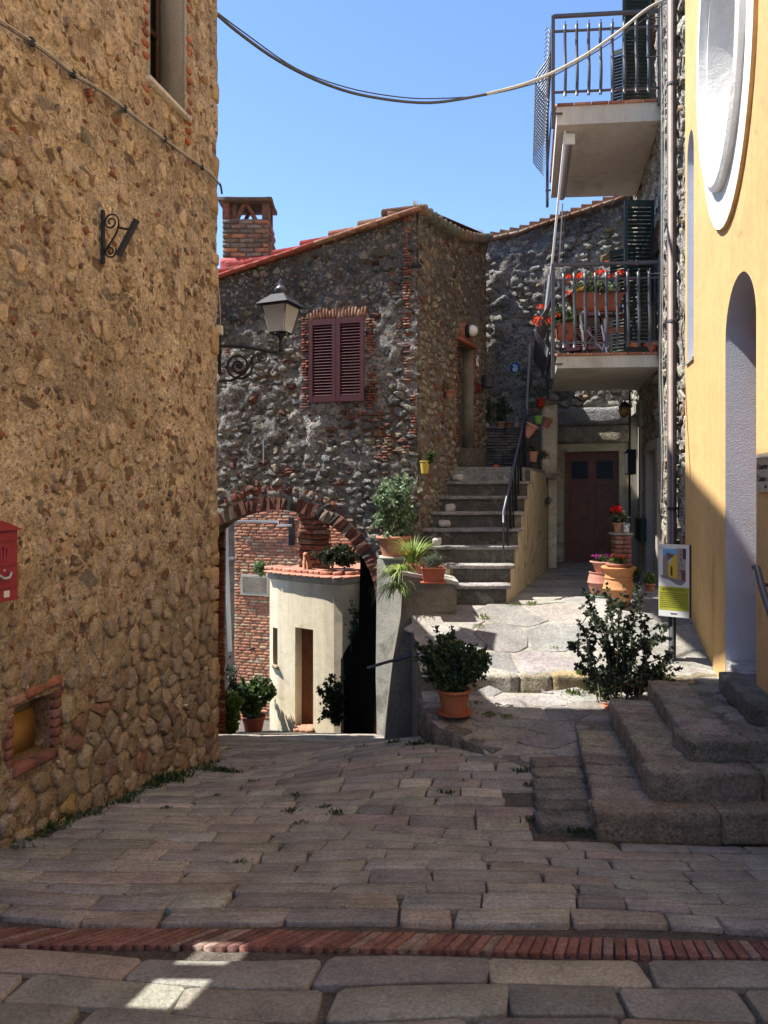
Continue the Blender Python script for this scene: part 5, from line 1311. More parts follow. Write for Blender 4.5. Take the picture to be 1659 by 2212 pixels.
def thing(name, loc, label, cat, group=None): return empty(name, loc, label, cat, group)
GP = 'potted plants about the stairs and doorway'

# tall pale bush on the pier
c = P3(851, 1207, 8.75); t = thing('potted_plant', c, 'tall bush with pale green round leaves in a wide terracotta pot on the pier', 'potted plant', GP)
MB().lathe(c, [(.17, 0), (.18, .005), (.185, .02), (.18, .035), (.16, .035)], 20, (.55, .53, .48)).build('saucer', M['plaster_grey'], t)
pot(t, c+Vector((0, 0, .03)), .2, .135, .25, (.45, .2, .13), .015, .04)
greens(t, c+Vector((0, 0, .25)), 42, c+Vector((.02, 0, .66)), .27, .24, .44, .045, 75, [(3, (.2, .28, .16)), (2, (.13, .21, .1)), (1, (.32, .38, .25))], .1, .004, .85)
# trailing strappy plant with yellow flowers
c = P3(893, 1241, 8.25); t = thing('potted_plant', c, 'strappy yellow-green trailing plant with yellow flowers spilling over the low wall', 'potted plant', GP)
pot(t, c+Vector((0, 0, 0)), .085, .06, .13)
SP = [(3, (.24, .34, .08)), (2, (.36, .42, .14)), (1, (.1, .17, .04))]
straps(t, c+Vector((.0, 0, .12)), 170, .42, .016, SP, .5, up=.7); straps(t, c+Vector((-.14, -.05, .02)), 160, .38, .013, SP, .75, dirx=-.5, name='trailing_leaves', up=.1)
straps(t, c+Vector((-.19, -.12, -.14)), 130, .38, .012, [(2, (.12, .2, .06)), (1, (.2, .28, .08))], .9, dirx=-.1, name='hanging_leaves', up=0)
blossoms(t, [c+Vector((-.09, -.12, .25)), c+Vector((-.05, -.1, .27))], .022, [(1, (.8, .4, .02))], 14)
# rectangular planter
c = P3(936, 1259, 7.95); t = thing('planter', c, 'rectangular terracotta planter with silvery lavender at the end of the low wall', 'planter', GP)
b = MB(); hw, hd, hh = .125, .09, .125
def trough(mb, c, hw, hd, h, col, tp=.85):
    vs = []
    for z, k in ((0, tp), (h-.02, 1.), (h-.02, 1.07), (h, 1.07), (h, .95), (h-.03, .93)): vs += [c+Vector((i*hw*k, j*hd*k, z)) for i, j in ((-1, -1), (1, -1), (1, 1), (-1, 1))]
    fs = [(3, 2, 1, 0), (20, 21, 22, 23)]+[(4*q+i, 4*q+(i+1) % 4, 4*q+4+(i+1) % 4, 4*q+4+i) for q in range(5) for i in range(4)]
    return mb.add(vs, fs, col)
trough(b, c+Vector((0, 0, .015)), hw, hd, .155, (.36, .11, .06)).build('trough', M['terra'], t, smooth=False)
MB().box(c+Vector((0, 0, .008)), (hw+.015, hd+.015, .008), col=(.34, .1, .06)).build('saucer', M['terra'], t, smooth=False)
greens(t, c+Vector((0, 0, .15)), 26, c+Vector((0, 0, .21)), .12, .07, .11, .022, 40, [(2, (.16, .19, .15)), (1, (.1, .14, .08))], .07, .002, .25, .1)
c2 = c+Vector((-.12, .18, 0)); t = thing('plant_pot', c2, 'small square terracotta pot behind the rectangular planter on the low wall', 'flower pot', GP); b = MB(); trough(b, c2, .07, .08, .18, (.42, .2, .13)).build('pot', M['terra'], t, smooth=False)
# ribbed pot with a dark round bush
c = P3(981, 1530, 6.2); c.z = ht(c.x, c.y)+.02; t = thing('potted_plant', c, 'ribbed orange terracotta pot holding a dark glossy round bush by the step', 'potted plant', GP)
MB().lathe(c, [(.12, 0), (.15, .01), (.155, .025), (.13, .025)], 22, (.3, .09, .05)).build('saucer', M['terra'], t)
pot(t, c+Vector((0, 0, .012)), .138, .1, .21, (.42, .15, .07), .012, .028, flute=.022)
greens(t, c+Vector((0, 0, .2)), 60, c+Vector((.01, 0, .47)), .36, .3, .25, .036, 75, [(3, (.03, .06, .03)), (2, (.06, .1, .045)), (1, (.12, .15, .04))], .06, .003, .7, .5)
# yellow pot on the gable wall
c = P3(918, 1023, 8.9); t = thing('wall_pot', c, 'small yellow pot with a green sprig fixed to the gable corner', 'flower pot', GP)
pot(t, c, .06, .042, .155, (.5, .38, .07), .004, .012, M['blank']); greens(t, c+Vector((.02, 0, .14)), 9, c+Vector((.07, 0, .19)), .08, .06, .06, .035, 16, GREEN, .02, .003, .7, .3)
# dry plant in hanging pot left of side door
u, v = uv_at(GS, 958, 860); c = GS(u, v, .08); t = thing('wall_pot', c, 'dry brown trailing plant in a terracotta wall pot left of the side door', 'flower pot', GP)
pot(t, c, .06, .045, .1, (.3, .13, .08)); greens(t, c+Vector((0, 0, .08)), 14, c+Vector((0, 0, .1)), .14, .1, .14, .02, 10, [(1, (.3, .14, .05)), (1, (.2, .16, .08))], .03, .002, .4, .3)
u, v = uv_at(GS, 1040, 838); c = GS(u, v, .12); t = thing('wall_pot', c, 'dark grey round pot hanging on the wall right of the side door', 'flower pot', GP); pot(t, c, .1, .085, .18, (.06, .06, .07), .004, .01, M['blank'])

# big shrub behind the church steps
c = Vector((2.05, 6.62, -1.9)); c.z = ht(2.05, 6.62); c = P3(1345, 1545, 6.45); c.z = ht(c.x, c.y)-.09
t = thing('potted_shrub', c, 'tall loose dark-leaved shrub in a terracotta pot behind the church steps', 'shrub', GP)
MB().lathe(c, [(.1, 0), (.17, .02), (.2, .07), (.2, .09), (.17, .09)], 20, (.4, .14, .08)).build('pot', M['terra'], t)
DK = [(3, (.03, .045, .028)), (1, (.06, .075, .03)), (1, (.02, .035, .02))]
ml, ms = MB(), MB()
tips = [(1262, 1275), (1232, 1390), (1245, 1440), (1290, 1330), (1318, 1300), (1345, 1270), (1360, 1330), (1382, 1258), (1400, 1330), (1420, 1370), (1445, 1345), (1452, 1410), (1310, 1380), (1375, 1400), (1430, 1440), (1270, 1480), (1330, 1420), (1250, 1340), (1400, 1440), (1458, 1460), (1300, 1440), (1350, 1360)]
for (x, y) in tips:
    tip = P3(x, y, 6.55+.5*(R.random()-.5)); b0 = c+Vector(((x-1345)*.0012+R.gauss(0, .04), R.gauss(0, .04), .07)); mid = b0.lerp(tip, .55)+Vector((-(tip.x-b0.x)*.15, 0, .06))
    pts = [b0.lerp(mid, f)+rv()*.008 for f in (0, .5)]+[mid+rv()*.01, mid.lerp(tip, .5)+rv()*.015, tip]
    ms.tube(pts, [.009, .008, .006, .004, .002], 5, (.04, .035, .03))
    tws = [(pts, 95, .2)]
    for q in range(4):
        f = .3+.6*R.random(); j = min(3, int(f*4)); s0 = pts[j].lerp(pts[j+1], f*4-j); e = s0+(rv()*.6+Vector((0, 0, .4))).normalized()*(.12+.16*R.random()); ms.tube([s0, e], [.003, .0015], 3, (.04, .035, .03)); tws.append(([s0, s0.lerp(e, .5), e], 20, .2))
    for P_, n_, lo in tws:
        for k in range(n_):
            f = lo+(1-lo)*R.random(); x_ = f*(len(P_)-1); j = min(len(P_)-2, int(x_)); leaf(ml, P_[j].lerp(P_[j+1], x_-j)+rv()*.008, rv()+Vector((0, 0, .2)), .046*(.6+.7*R.random()), pick(DK), .75)
ml.build('leaves', M['leaf'], t, kind='stuff'); ms.build('stems', M['stem'], t, kind='stuff')

# amphora pots by the doorway
def urn(c, s, col, prof): return MB().lathe(c, [(a*s, z*s) for a, z in prof], 26, col)
AMP = [(.55, 0), (.6, .05), (.7, .3), (.83, .62), (.9, .9), (.95, .94), (.95, .98), (.91, 1.02), (.88, 1.25), (.8, 1.48), (.78, 1.55), (.84, 1.6), (.84, 1.64), (.79, 1.68), (.84, 1.9), (.93, 2.12), (1.02, 2.16), (1.04, 2.26), (.98, 2.3), (.85, 2.24)]
c = P3(1337, 1306, 8.25); c.z = -1.28; t = thing('amphora_pot', c, 'orange ribbed amphora pot topped with a dish of red and pink flowers', 'flower pot', GP)
urn(c, .19, (.5, .23, .1), AMP).build('urn', M['terra'], t); MB().lathe(c+Vector((0, 0, .435)), [(.12, 0), (.145, .01), (.15, .04), (.13, .04), (.12, .03)], 20, (.3, .13, .09)).build('dish', M['terra'], t)
MB().lathe(c+Vector((0, 0, .462)), [(0, 0), (.125, 0), (.1, .01), (0, .012)], 12).build('soil', M['soil'], t)
greens(t, c+Vector((0, 0, .46)), 14, c+Vector((0, 0, .5)), .11, .1, .05, .04, 10, [(1, (.09, .14, .03)), (1, (.15, .19, .04))], .08, .002, .8, .1)
blossoms(t, [c+Vector((.1*math.cos(k*1.1)*R.random(), .08*math.sin(k*1.1), 0.53+.03*R.random())) for k in range(6)], .03, ORG, 14); blossoms(t, [c+Vector((.03+.03*k, -.03, .54)) for k in range(3)], .03, PINK, 14)
c = P3(1300, 1290, 8.75); c.z = -1.28; t = thing('amphora_pot', c, 'dusky pink amphora pot with a bowl of purple flowers, left of the orange one', 'flower pot', GP)
MB().lathe(c, [(.1, 0), (.14, .01), (.15, .04), (.145, .04)], 18, (.1, .17, .12)).build('saucer', M['blank'], t)
urn(c+Vector((0, 0, .01)), .19, (.42, .2, .15), [(a*.95, z) for a, z in AMP[:13]]+[(.5, 1.56)]).build('urn', M['terra'], t)
pot(t, c+Vector((.02, 0, .3)), .14, .085, .15, (.45, .24, .19), .02, .02, name='bowl')
greens(t, c+Vector((.02, 0, .43)), 14, c+Vector((.02, 0, .46)), .13, .12, .04, .03, 8, GREEN, .08, .002, .8, .1)
blossoms(t, [c+Vector((.02+.12*(k/5-1), R.gauss(0, .04), .5+.015*R.random())) for k in range(11)], .03, PUR, 16)
c = P3(1283, 1296, 8.6)
mb = MB()
sh = thing('pot_stand', P3(1313, 1290, 8.35), 'pale green metal pot stand between the two amphora pots', 'stand')
MB().box((P3(1313, 1266, 8.35).x, 8.35, -1.08), (.012, .012, .2)).build('leg', pmat('pale_green', (.3, .5, .38), var=.1), sh, smooth=False); MB().box((P3(1316, 1228, 8.35).x, 8.35, -.88), (.04, .03, .012)).build('tray', bpy.data.materials['pale_green'], sh, smooth=False)
# brick pedestal with geranium and white figurine
pc = P3(1341, 1224, 9.6); pc.z = -1.28; t = thing('brick_pedestal', pc, 'small rough brick pedestal with stone top beside the brown door', 'pedestal')
z = 0
while z < .69:
    for j in range(2): MB().rock(pc+Vector((-.055+.11*j+.01*R.random(), 0, z+.03)), X3, (.056, .1, .028), .35, .006, 3, pick([(2, (.3, .14, .1)), (1, (.33, .26, .2)), (1, (.22, .1, .08))]), freq=16).build('brick', M['brick'], t)
    z += .06
MB().rock(pc+Vector((0, 0, .735)), X3, (.13, .12, .018), .4, .003, 4, (.5, .46, .38)).build('top_slab', M['step'], t)
g_ = pc+Vector((-.05, -.02, .753)); t = thing('potted_geranium', g_, 'bright red geranium in a small terracotta pot on the brick pedestal', 'potted plant', GP)
pot(t, g_, .055, .038, .13, (.48, .24, .15), .008, .02); greens(t, g_+Vector((0, 0, .12)), 14, g_+Vector((.03, 0, .19)), .13, .1, .06, .05, 9, [(1, (.08, .13, .06)), (1, (.16, .2, .13))], .03, .003, .9, .3)
blossoms(t, [g_+Vector((-.02, 0, .31)), g_+Vector((-.005, -.01, .28))], .055, RED, 50)
f_ = pc+Vector((.06, -.05, .753)); t = thing('cat_figurine', f_, 'small white cat figurine beside the geranium on the brick pedestal', 'figurine')
MB().lathe(f_, [(.03, 0), (.038, .02), (.034, .05), (.022, .07), (0, .075)], 10, (.8, .8, .78)).build('body', M['whitem'], t); h_ = f_+Vector((-.012, -.02, .075)); MB().lathe(h_, [(0, -.022), (.02, -.012), (.024, 0), (.018, .015), (0, .022)], 10).build('head', M['whitem'], t)
for s in (-1, 1): MB().tube([h_+Vector((s*.013, 0, .012)), h_+Vector((s*.017, 0, .036))], [.009, .001], 4).build('ear', M['whitem'], t)
for k, (x, y, D, lb_) in enumerate(((1404, 1262, 9.3, 'tiny terracotta pot with yellow-green leaves at the foot of the pale facade'), (1372, 1225, 10.2, 'small dark pot with bright green leaves behind the orange amphora'))):
    c = P3(x, y+20, D); c.z = -1.28; c.x = min(c.x, XRF(D)-.1); t = thing('potted_plant', c, lb_, 'potted plant', GP); pot(t, c, .06, .045, .11, TC if k == 0 else (.1, .09, .08)); greens(t, c+Vector((0, 0, .1)), 14, c+Vector((0, 0, .17)), .08, .07, .07, .04, 10, [(1, (.2, .26, .05)), (1, (.1, .16, .04))], .03, .002, .7, .1)

# pots hung round the head of the stairs
def hangpot(x, y, D, rt, h, col, lab, tiltx=0., tilty=0., mat=None, green=0, rbk=.7):
    c = P3(x, y, D); t = thing('hanging_pot', c, lab, 'flower pot', 'pots hung round the head of the stairs'); T = Matrix.Rotation(tilty, 3, 'Y') @ Matrix.Rotation(tiltx, 3, 'X')
    pot(t, c, rt, rt*rbk, h, col, .008, .02, mat, tilt=T, name='pot')
    if green: greens(t, c+T @ Vector((0, 0, h*.9)), 8, c+T @ Vector((0, 0, h+.05)), .06, .05, .04, .03, 8, GREEN, .02, .002, .7, .2)
    return c, t
hangpot(1137, 943, 10.7, .095, .2, (.5, .24, .18), 'tilted empty conical terracotta pot hanging on the top of the handrail', .25, .45, rbk=.55)
hangpot(1164, 915, 11.4, .065, .12, (.22, .45, .08), 'lime green plastic pot hanging below the red pot', 0, -.1, M['blank'])
hangpot(1177, 922, 11.5, .08, .15, (.36, .16, .1), 'tilted brown terracotta pot hanging right of the lime green pot', .3, .35)
hangpot(1152, 998, 11.1, .075, .16, (.5, .24, .15), 'terracotta pot with trailing succulent on the stair wall below the hanging pots', 0, 0, green=1)
c = P3(1152, 1001, 11.1)
c, t = hangpot(1169, 879, 11.9, .075, .13, (.45, .035, .02), 'glossy red pot with spiky aloe on the pillar cap', 0, 0, M['blank']); t['category'] = 'potted plant'
m = MB()
for k in range(9):
    a = k*.72; d = Vector((math.cos(a)*.45, math.sin(a)*.3, 1)).normalized(); m.tube([c+Vector((0, 0, .1)), c+Vector((0, 0, .1))+d*.16, c+Vector((0, 0, .1))+d*.3+Vector((math.cos(a)*.05, 0, 0))], [.014, .012, .002], 5, pick([(1, (.17, .17, .13)), (1, (.1, .12, .08))]))
m.build('spikes', M['leaf'], t, kind='stuff')
for (x, y, lab) in ((1168, 1002, 'trailing succulent beside the terracotta pot on the stair wall'), (1173, 1072, 'small fern growing from the plaster below the pillar corbel')):
    c = P3(x, y-6 if y < 1050 else y+20, 11.3 if y < 1050 else 11.9); t = thing('succulent' if y < 1050 else 'fern', c, lab, 'plant'); greens(t, c, 12, c+Vector((.03, -.05, .03)), .13, .05, .1, .035, 12, [(1, (.12, .15, .09)), (1, (.07, .1, .05))], .03, .002, .6, .2)
for k, (x, col, lab) in enumerate(((1050, (.1, .09, .1), 'small dark pot at the left of the slate wall'), (1082, (.28, .16, .1), 'brown clay pot in the middle of the slate wall'), (1100, (.2, .1, .07), 'dull red pot on the slate wall'))):
    c = Vector(((x-830)/F*12.05, 12.05, 1.06)); t = thing('plant_pot', c, lab, 'flower pot', GP); pot(t, c, .075, .055, .13, col)
    if k != 2: greens(t, c+Vector((0, 0, .12)), 14, c+Vector((0, 0, .32)), .2, .12, .25, .06, 12, [(1, (.06, .1, .06)), (1, (.04, .07, .04))], .03, .004, .6, .3)
c = Vector(((1116-830)/F*12.0, 12.0, 1.06)); t = thing('clay_figure', c, 'small seated clay figure on the right end of the slate wall', 'figurine')
MB().lathe(c, [(.06, 0), (.055, .05), (.045, .12), (.02, .14), (.035, .165), (.04, .19), (.025, .22), (0, .225)], 12, (.25, .19, .15)).build('body', M['terra'], t)
c = Vector(((1046-830)/F*11.95, 11.95, 1.07)); tag(MB().rock(c+Vector((0, 0, .05)), X3, (.09, .06, .05), .8, .01, 5, (.4, .39, .37)).build('pale_stone', M['slab']), 'pale rounded stone on the left end of the slate wall', 'stone')
c = P3(1072, 1000, 11); c.z = .375; tag(MB().rock(c+Vector((0, 0, .035)), X3, (.045, .03, .03), .9, .003, 4, (.6, .09, .03)).build('candle', M['blank']), 'small orange-red candle glass on the landing', 'candle')
# stones on the treads
for k, (x, y, w_, st_i, lab) in enumerate(((989, 1030, .085, 6, 'grey round stone on the highest step with a stone'), (973, 1103, .075, 4, 'flat-topped pale stone on the step below the round one'), (960, 1140, .075, 3, 'lumpy pale stone on the fourth step from the top'), (944, 1177, .06, 2, 'small white stone on the step just above the planter'))):
    D, h = nose(st_i); D += .12; tag(MB().rock(((x-830)/F*D, D, h+.05), X3, (w_, .06, .052), .85, .014, 6, (.42, .4, .37), freq=11).build('pale_stone', M['slab']), lab, 'stone', 'pale stones kept on the stair treads')
# medallion on the back wall
u, v = uv_at(BW, 1115, 796); c = BW(u, v, .05); t = thing('ceramic_medallion', c, 'round blue and white glazed relief medallion on the shaded back wall', 'plaque')
Tm = Matrix((BW.u, Vector((0, 0, 1)), BW.n)).transposed()
MB().lathe(c, [(0, .0), (.10, .002), (.1, .02), (0, .022)], 24, (.03, .1, .38), tilt=Tm).build('disc', M['blank'], t)
for k in range(20):
    a = k*math.pi/10; MB().lathe(BW(u+.118*math.cos(a), v+.118*math.sin(a), .06), [(0, 0), (.018, .004), (.014, .014), (0, .018)], 6, pick([(1, (.25, .35, .1)), (1, (.5, .45, .12)), (1, (.4, .45, .4))]), tilt=Tm).build('garland', M['blank'], t)
for (du, dv, r, hh) in ((0, -.03, .055, .05), (-.018, .045, .028, .05), (.028, .03, .02, .045)): MB().lathe(BW(u+du, v+dv, .065), [(r, 0), (r*.85, hh*.5), (r*.4, hh*.8), (0, hh*.85)], 10, (.55, .62, .7), tilt=Tm).build('relief', M['blank'], t)
# leaning poles on the back wall
for k, (a, b_, D, r, lab) in enumerate((((1043, 760), (1068, 905), 12.8, .018, 'thin crooked pole leaning on the wall behind the slate shelf'), ((1145, 745), (1137, 900), 13.1, .022, 'straight grey pipe running down the back wall'))):
    tag(MB().tube([P3(a[0], a[1], D+.3), P3(b_[0], b_[1], D)], r, 6, (.25, .24, .22)).build('pole', M['pvc'] if k else M['stone']), lab, 'pole')
# wall lamp, number plate, brick letterbox on the gable side
u, v = uv_at(GS, 1006, 716); t = thing('wall_lamp', GS(u, v, .0), 'round white globe wall lamp above the side doorway', 'lamp')
Tg = Matrix((GS.u, Vector((0, 0, 1)), GS.n)).transposed()
MB().lathe(GS(u, v, .02), [(.095, 0), (.1, .03), (.09, .06), (0, .061)], 16, tilt=Tg).build('backplate', M['black'], t); MB().lathe(GS(u, v, .08), [(.085, 0), (.085, .03), (.07, .07), (.04, .1), (0, .11)], 16, tilt=Tg).build('globe', M['whitem'], t)
u, v = uv_at(GS, 1026, 778); u = max(u, du1+.12); t = thing('number_plate', GS(u, v, .02), 'white house number plate reading 115 beside the side doorway', 'sign')
MB().fbox(GS, u-.05, u+.06, v-.08, v+.08, .012, .024).build('plate', M['whitem'], t, smooth=False); text('115', .085, u+.005, v, t, M['burgundy'], GS, .026, al='CENTER', flip=False, sx=.75)
u, v = uv_at(GS, 1022, 836); u = max(u, du1+.1); tag(MB().fbox(GS, u-.04, u+.07, v-.07, v+.07, .0, .05).build('meter_box', pmat('darkred', (.1, .015, .015)), smooth=False), 'small dark red box on the wall below the number plate', 'box')

# ================================================================== BALCONY CONTENTS
def zb(y, D): return (1065-y)/F*D
t = thing('flower_box', P3(1285, 666, 10.2), 'long terracotta flower box with orange-red geraniums on the lower balcony rail', 'planter')
c = P3(1287, 668, 10.25); b = MB(); trough(b, c, .37, .1, .21, (.38, .13, .08)).build('trough', M['terra'], t, smooth=False)
greens(t, c+Vector((0, 0, .2)), 40, c+Vector((0, 0, .30)), .38, .12, .13, .05, 12, [(2, (.12, .17, .08)), (1, (.2, .24, .14))], .25, .003, .9, .2)
blossoms(t, [P3(x, y, 10.2) for x, y in ((1308, 570), (1290, 592), (1302, 590), (1336, 592), (1346, 590), (1322, 600), (1255, 598), (1245, 603), (1228, 600), (1236, 608), (1225, 635))], .05, ORG, 30)
blossoms(t, [P3(x, y, 10.15) for x, y in ((1258, 625), (1252, 628))], .035, [(1, (.75, .45, .03))], 20)
t = thing('flower_box', P3(1224, 732, 10.3), 'small terracotta box of scarlet geraniums at the left end of the lower balcony', 'planter')
c = P3(1222, 732, 10.35); b = MB(); trough(b, c, .13, .12, .2, (.36, .13, .08)).build('trough', M['terra'], t, smooth=False)
greens(t, c+Vector((0, 0, .2)), 30, c+Vector((-.08, 0, .3)), .3, .2, .16, .05, 14, [(2, (.1, .16, .07)), (1, (.2, .24, .14))], .1, .003, .9, .2)
blossoms(t, [P3(x, y, 10.1) for x, y in ((1168, 664), (1166, 690), (1157, 697), (1163, 703), (1190, 690), (1203, 683), (1187, 697), (1160, 690))], .045, ORG, 30)
for k, (x, r, lab) in enumerate(((1369, .095, 'pale terracotta pot standing on the lower balcony floor'), (1402, .11, 'wider terracotta pot beside the facade on the lower balcony floor'))):
    c = Vector(((x-830)/F*10.25, 10.25, 1.935)); t = thing('plant_pot', c, lab, 'flower pot', 'pots on the lower balcony'); pot(t, c, r, r*.72, .2, (.5, .22, .1) if k == 0 else (.42, .17, .1), .01, .03)
# folding table and chair
t = thing('balcony_table', (3.1, 11, 1.93), 'small folding table with dark top on the lower balcony', 'table')
MB().box((3.12, 10.95, 2.62), (.33, .3, .014)).build('tabletop', M['green_paint'], t, smooth=False)
for sx in (-1, 1):
    for sy in (-1, 1): MB().tube([(3.12+sx*.28, 10.95+sy*.25, 1.935), (3.12+sx*.22*-1, 10.95+sy*.25, 2.6)], .014, 5).build('leg', M['iron'], t)
t = thing('folding_chair', (3.45, 10.7, 1.93), 'folding garden chair with pale wooden slats and dark crossed legs on the lower balcony', 'chair')
for sx in (-1, 1):
    MB().tube([(3.42+sx*.19, 10.35, 1.935), (3.42+sx*.19, 10.85, 2.85)], .014, 5).build('back_leg', M['bluerail'], t); MB().tube([(3.42+sx*.17, 10.8, 1.935), (3.42+sx*.17, 10.4, 2.4)], .014, 5).build('leg', M['bluerail'], t)
for k in range(4): MB().box((3.42, 10.42+k*.09, 2.4), (.19, .035, .008)).build('seat_slat', M['wood'], t, smooth=False)
for k in range(2): MB().box((3.42, 10.75+k*.05, 2.65+k*.11), (.19, .008, .035)).build('back_slat', M['wood'], t, smooth=False)
for k, (a, b_) in enumerate((((1253, 680), (1262, 755)), ((1306, 690), (1312, 752)))): tag(MB().tube([P3(a[0], a[1], 10.3), P3(b_[0], b_[1], 10.2)], .02, 4).build('white_stake', M['whitem'], smooth=False), ('white stake at the middle of the lower balcony', 'white stake near the chair on the lower balcony')[k], 'stake')

# ================================================================== IRONWORK, LAMPS, BOXES
# street lamp on its scroll bracket
t = thing('street_lamp', P3(478, 760, 7.6), 'black four-sided lantern on an ornate scrolled wall bracket over the lane', 'street lamp')
LD = 7.6; LC = P3(607, 730, LD)
def fr4(cx, cy, z, hw): return [Vector((cx+i*hw*.92+j*hw*-.39*-1, cy+j*hw*.92-i*hw*.39, z)) for i, j in ((-1, -1), (1, -1), (1, 1), (-1, 1))]
zt_l, zb_l = zb(663, LD), zb(720, LD); wt, wb = .145, .085
T4, B4 = fr4(LC.x, LD, zt_l, wt), fr4(LC.x, LD, zb_l, wb)
for i in range(4):
    MB().tube([B4[i], T4[i]], .008, 4).build('corner_bar', M['iron'], t); j = (i+1) % 4
    MB().tube([T4[i], T4[j]], .011, 4).build('top_bar', M['iron'], t); MB().tube([B4[i], B4[j]], .009, 4).build('bottom_bar', M['iron'], t)
    MB().add([B4[i], B4[j], T4[j], T4[i]], [(0, 1, 2, 3)]).build('pane', M['pane_frost'], t, smooth=False)
R4 = fr4(LC.x, LD, zt_l+.01, wt+.045); U4 = fr4(LC.x, LD, zb(638, LD), .075)
MB().add(R4+U4, [(0, 1, 5, 4), (1, 2, 6, 5), (2, 3, 7, 6), (3, 0, 4, 7), (4, 5, 6, 7), (3, 2, 1, 0)]).build('hood', M['iron'], t, smooth=False)
MB().lathe((LC.x, LD, zb(638, LD)), [(.05, 0), (.05, .02), (.065, .04), (.07, .06), (.045, .09), (.02, .105), (.03, .12), (.012, .14), (.02, .15), (0, .175)], 12).build('finial', M['iron_grey'], t)
MB().lathe((LC.x, LD, zb(760, LD)), [(.02, 0), (.03, .03), (.018, .08), (.02, .14), (.05, .17), (.06, .2)], 10).build('stem', M['iron'], t)
MB().lathe((LC.x+.02, LD, zb_l), [(.03, 0), (.03, .05), (.045, .1), (.04, .18), (0, .2)], 10).build('bulb', M['whitem'], t)
MB().tube([P3(476, 747, LD), P3(520, 748, LD), P3(600, 762, LD)], .018, 8).build('arm', M['iron'], t)
def spiral(c, r0_, r1_, a0, turns, n=40): return [c+Vector(((r0_+(r1_-r0_)*i/n)*math.cos(a0+turns*6.283*i/n), 0, (r0_+(r1_-r0_)*i/n)*math.sin(a0+turns*6.283*i/n))) for i in range(n+1)]
sc_ = P3(516, 790, LD); MB().tube(spiral(sc_, .155, .02, .6, -2.3), .013, 5).build('scroll', M['iron'], t); MB().tube([P3(480, 822, LD), P3(500, 822, LD), P3(530, 805, LD), P3(548, 770, LD), P3(585, 757, LD)], .014, 5).build('brace', M['iron'], t)
MB().tube(spiral(P3(568, 770, LD), .06, .012, 2.6, 1.4, 20), .008, 5).build('scroll', M['iron'], t)
for k in range(8): a = k*.785; MB().tube([sc_, sc_+Vector((.045*math.cos(a), -.01, .045*math.sin(a)))], [.014, .004], 4).build('rosette_petal', M['iron'], t)
MB().box(P3(475, 765, LD)+Vector((0, 0, 0)), (.012, .03, .21)).build('wall_plate', M['iron'], t, smooth=False)
t = thing('junction_box', P3(475, 713, 7.0), 'small white electric junction box at the corner of the left house', 'box'); MB().box(P3(474, 713, 7.0), (.03, .04, .042)).build('box', M['whitem'], t, smooth=False); MB().tube([P3(470, 598, 7.0), P3(474, 640, 7.0), P3(477, 700, 7.0)], .006, 5).build('cable', M['cable_pale'], t)
# flag bracket on the left wall
u, v = at_x(LW, 217), 1.9; D_ = LW(u, 0).y; zz = lambda y: (1065-y)/F*D_
t = thing('flag_bracket', LW(u, zz(520), 0), 'wrought iron scrolled flagpole bracket on the ochre stone wall', 'bracket')
MB().fbox(LW, u-.012, u+.012, zz(570), zz(455), .012, .03).build('back_bar', M['iron'], t, smooth=False)
def LB(e, y): return LW(u, zz(y), .02+e)
def sp2(e0, y0, r0_, r1_, a0, turns, n=30): return [LW(u, zz(y0)+(r0_+(r1_-r0_)*i/n)*math.sin(a0+turns*6.283*i/n), .02+e0+(r0_+(r1_-r0_)*i/n)*math.cos(a0+turns*6.283*i/n)) for i in range(n+1)]
MB().tube(sp2(.062, 482, .06, .012, -.3, 1.7), .006, 5).build('scroll', M['iron'], t); MB().tube(sp2(.055, 545, .045, .01, .4, -1.6), .006, 5).build('scroll', M['iron'], t)
MB().tube([LB(.12, 488), LB(.105, 505), LB(.05, 530), LB(.0, 548)], .007, 5).build('brace', M['iron'], t); MB().tube([LB(.12, 495), LB(.19, 501)], .008, 5).build('brace', M['iron'], t)
MB().tube([LB(.115, 556), LB(.255, 482)], .022, 10).build('socket', M['iron'], t)
# mailbox
mu0, mu1 = uL(3.55), uL(3.94); mz0, mz1 = (1065-1290)/F*3.98, (1065-1135)/F*3.98
t = thing('mailbox', LW((mu0+mu1)/2, mz0, .1), 'ornate dark red metal mailbox with arched hood on the left wall', 'mailbox')
MB().fbox(LW, mu0, mu1, mz0+.01, mz1-.02, .015, .11).build('case', M['mail_red'], t, smooth=False)
prof = [(mu0-.01, mz1-.02)]+[(mu0-.01+(mu1-mu0+.02)*k/12, mz1-.02+.06*math.sin(math.pi*k/12)) for k in range(1, 12)]+[(mu1+.01, mz1-.02)]
MB().prism(LW, prof, .01, .135).build('hood', M['mail_red'], t, smooth=False)
for v0, h_ in ((mz0+.0, .014), (mz0+.07, .008), (mz0+.19, .008), (mz1-.075, .01)): MB().fbox(LW, mu0-.004, mu1+.004, v0, v0+h_, .01, .118).build('moulding', M['mail_red'], t, smooth=False)
MB().fbox(LW, mu0+.05, mu1-.05, mz1-.065, mz1-.035, .11, .12).build('slot_flap', M['mail_red'], t, smooth=False)
um = (mu0+mu1)/2+.1
for k in range(3): MB().tube([LW(um+(k-1)*.02, mz0+.22, .112), LW(um+(k-1)*.025, mz0+.29-.01*abs(k-1), .116)], [.009, .006], 5).build('crest', M['mail_red'], t)
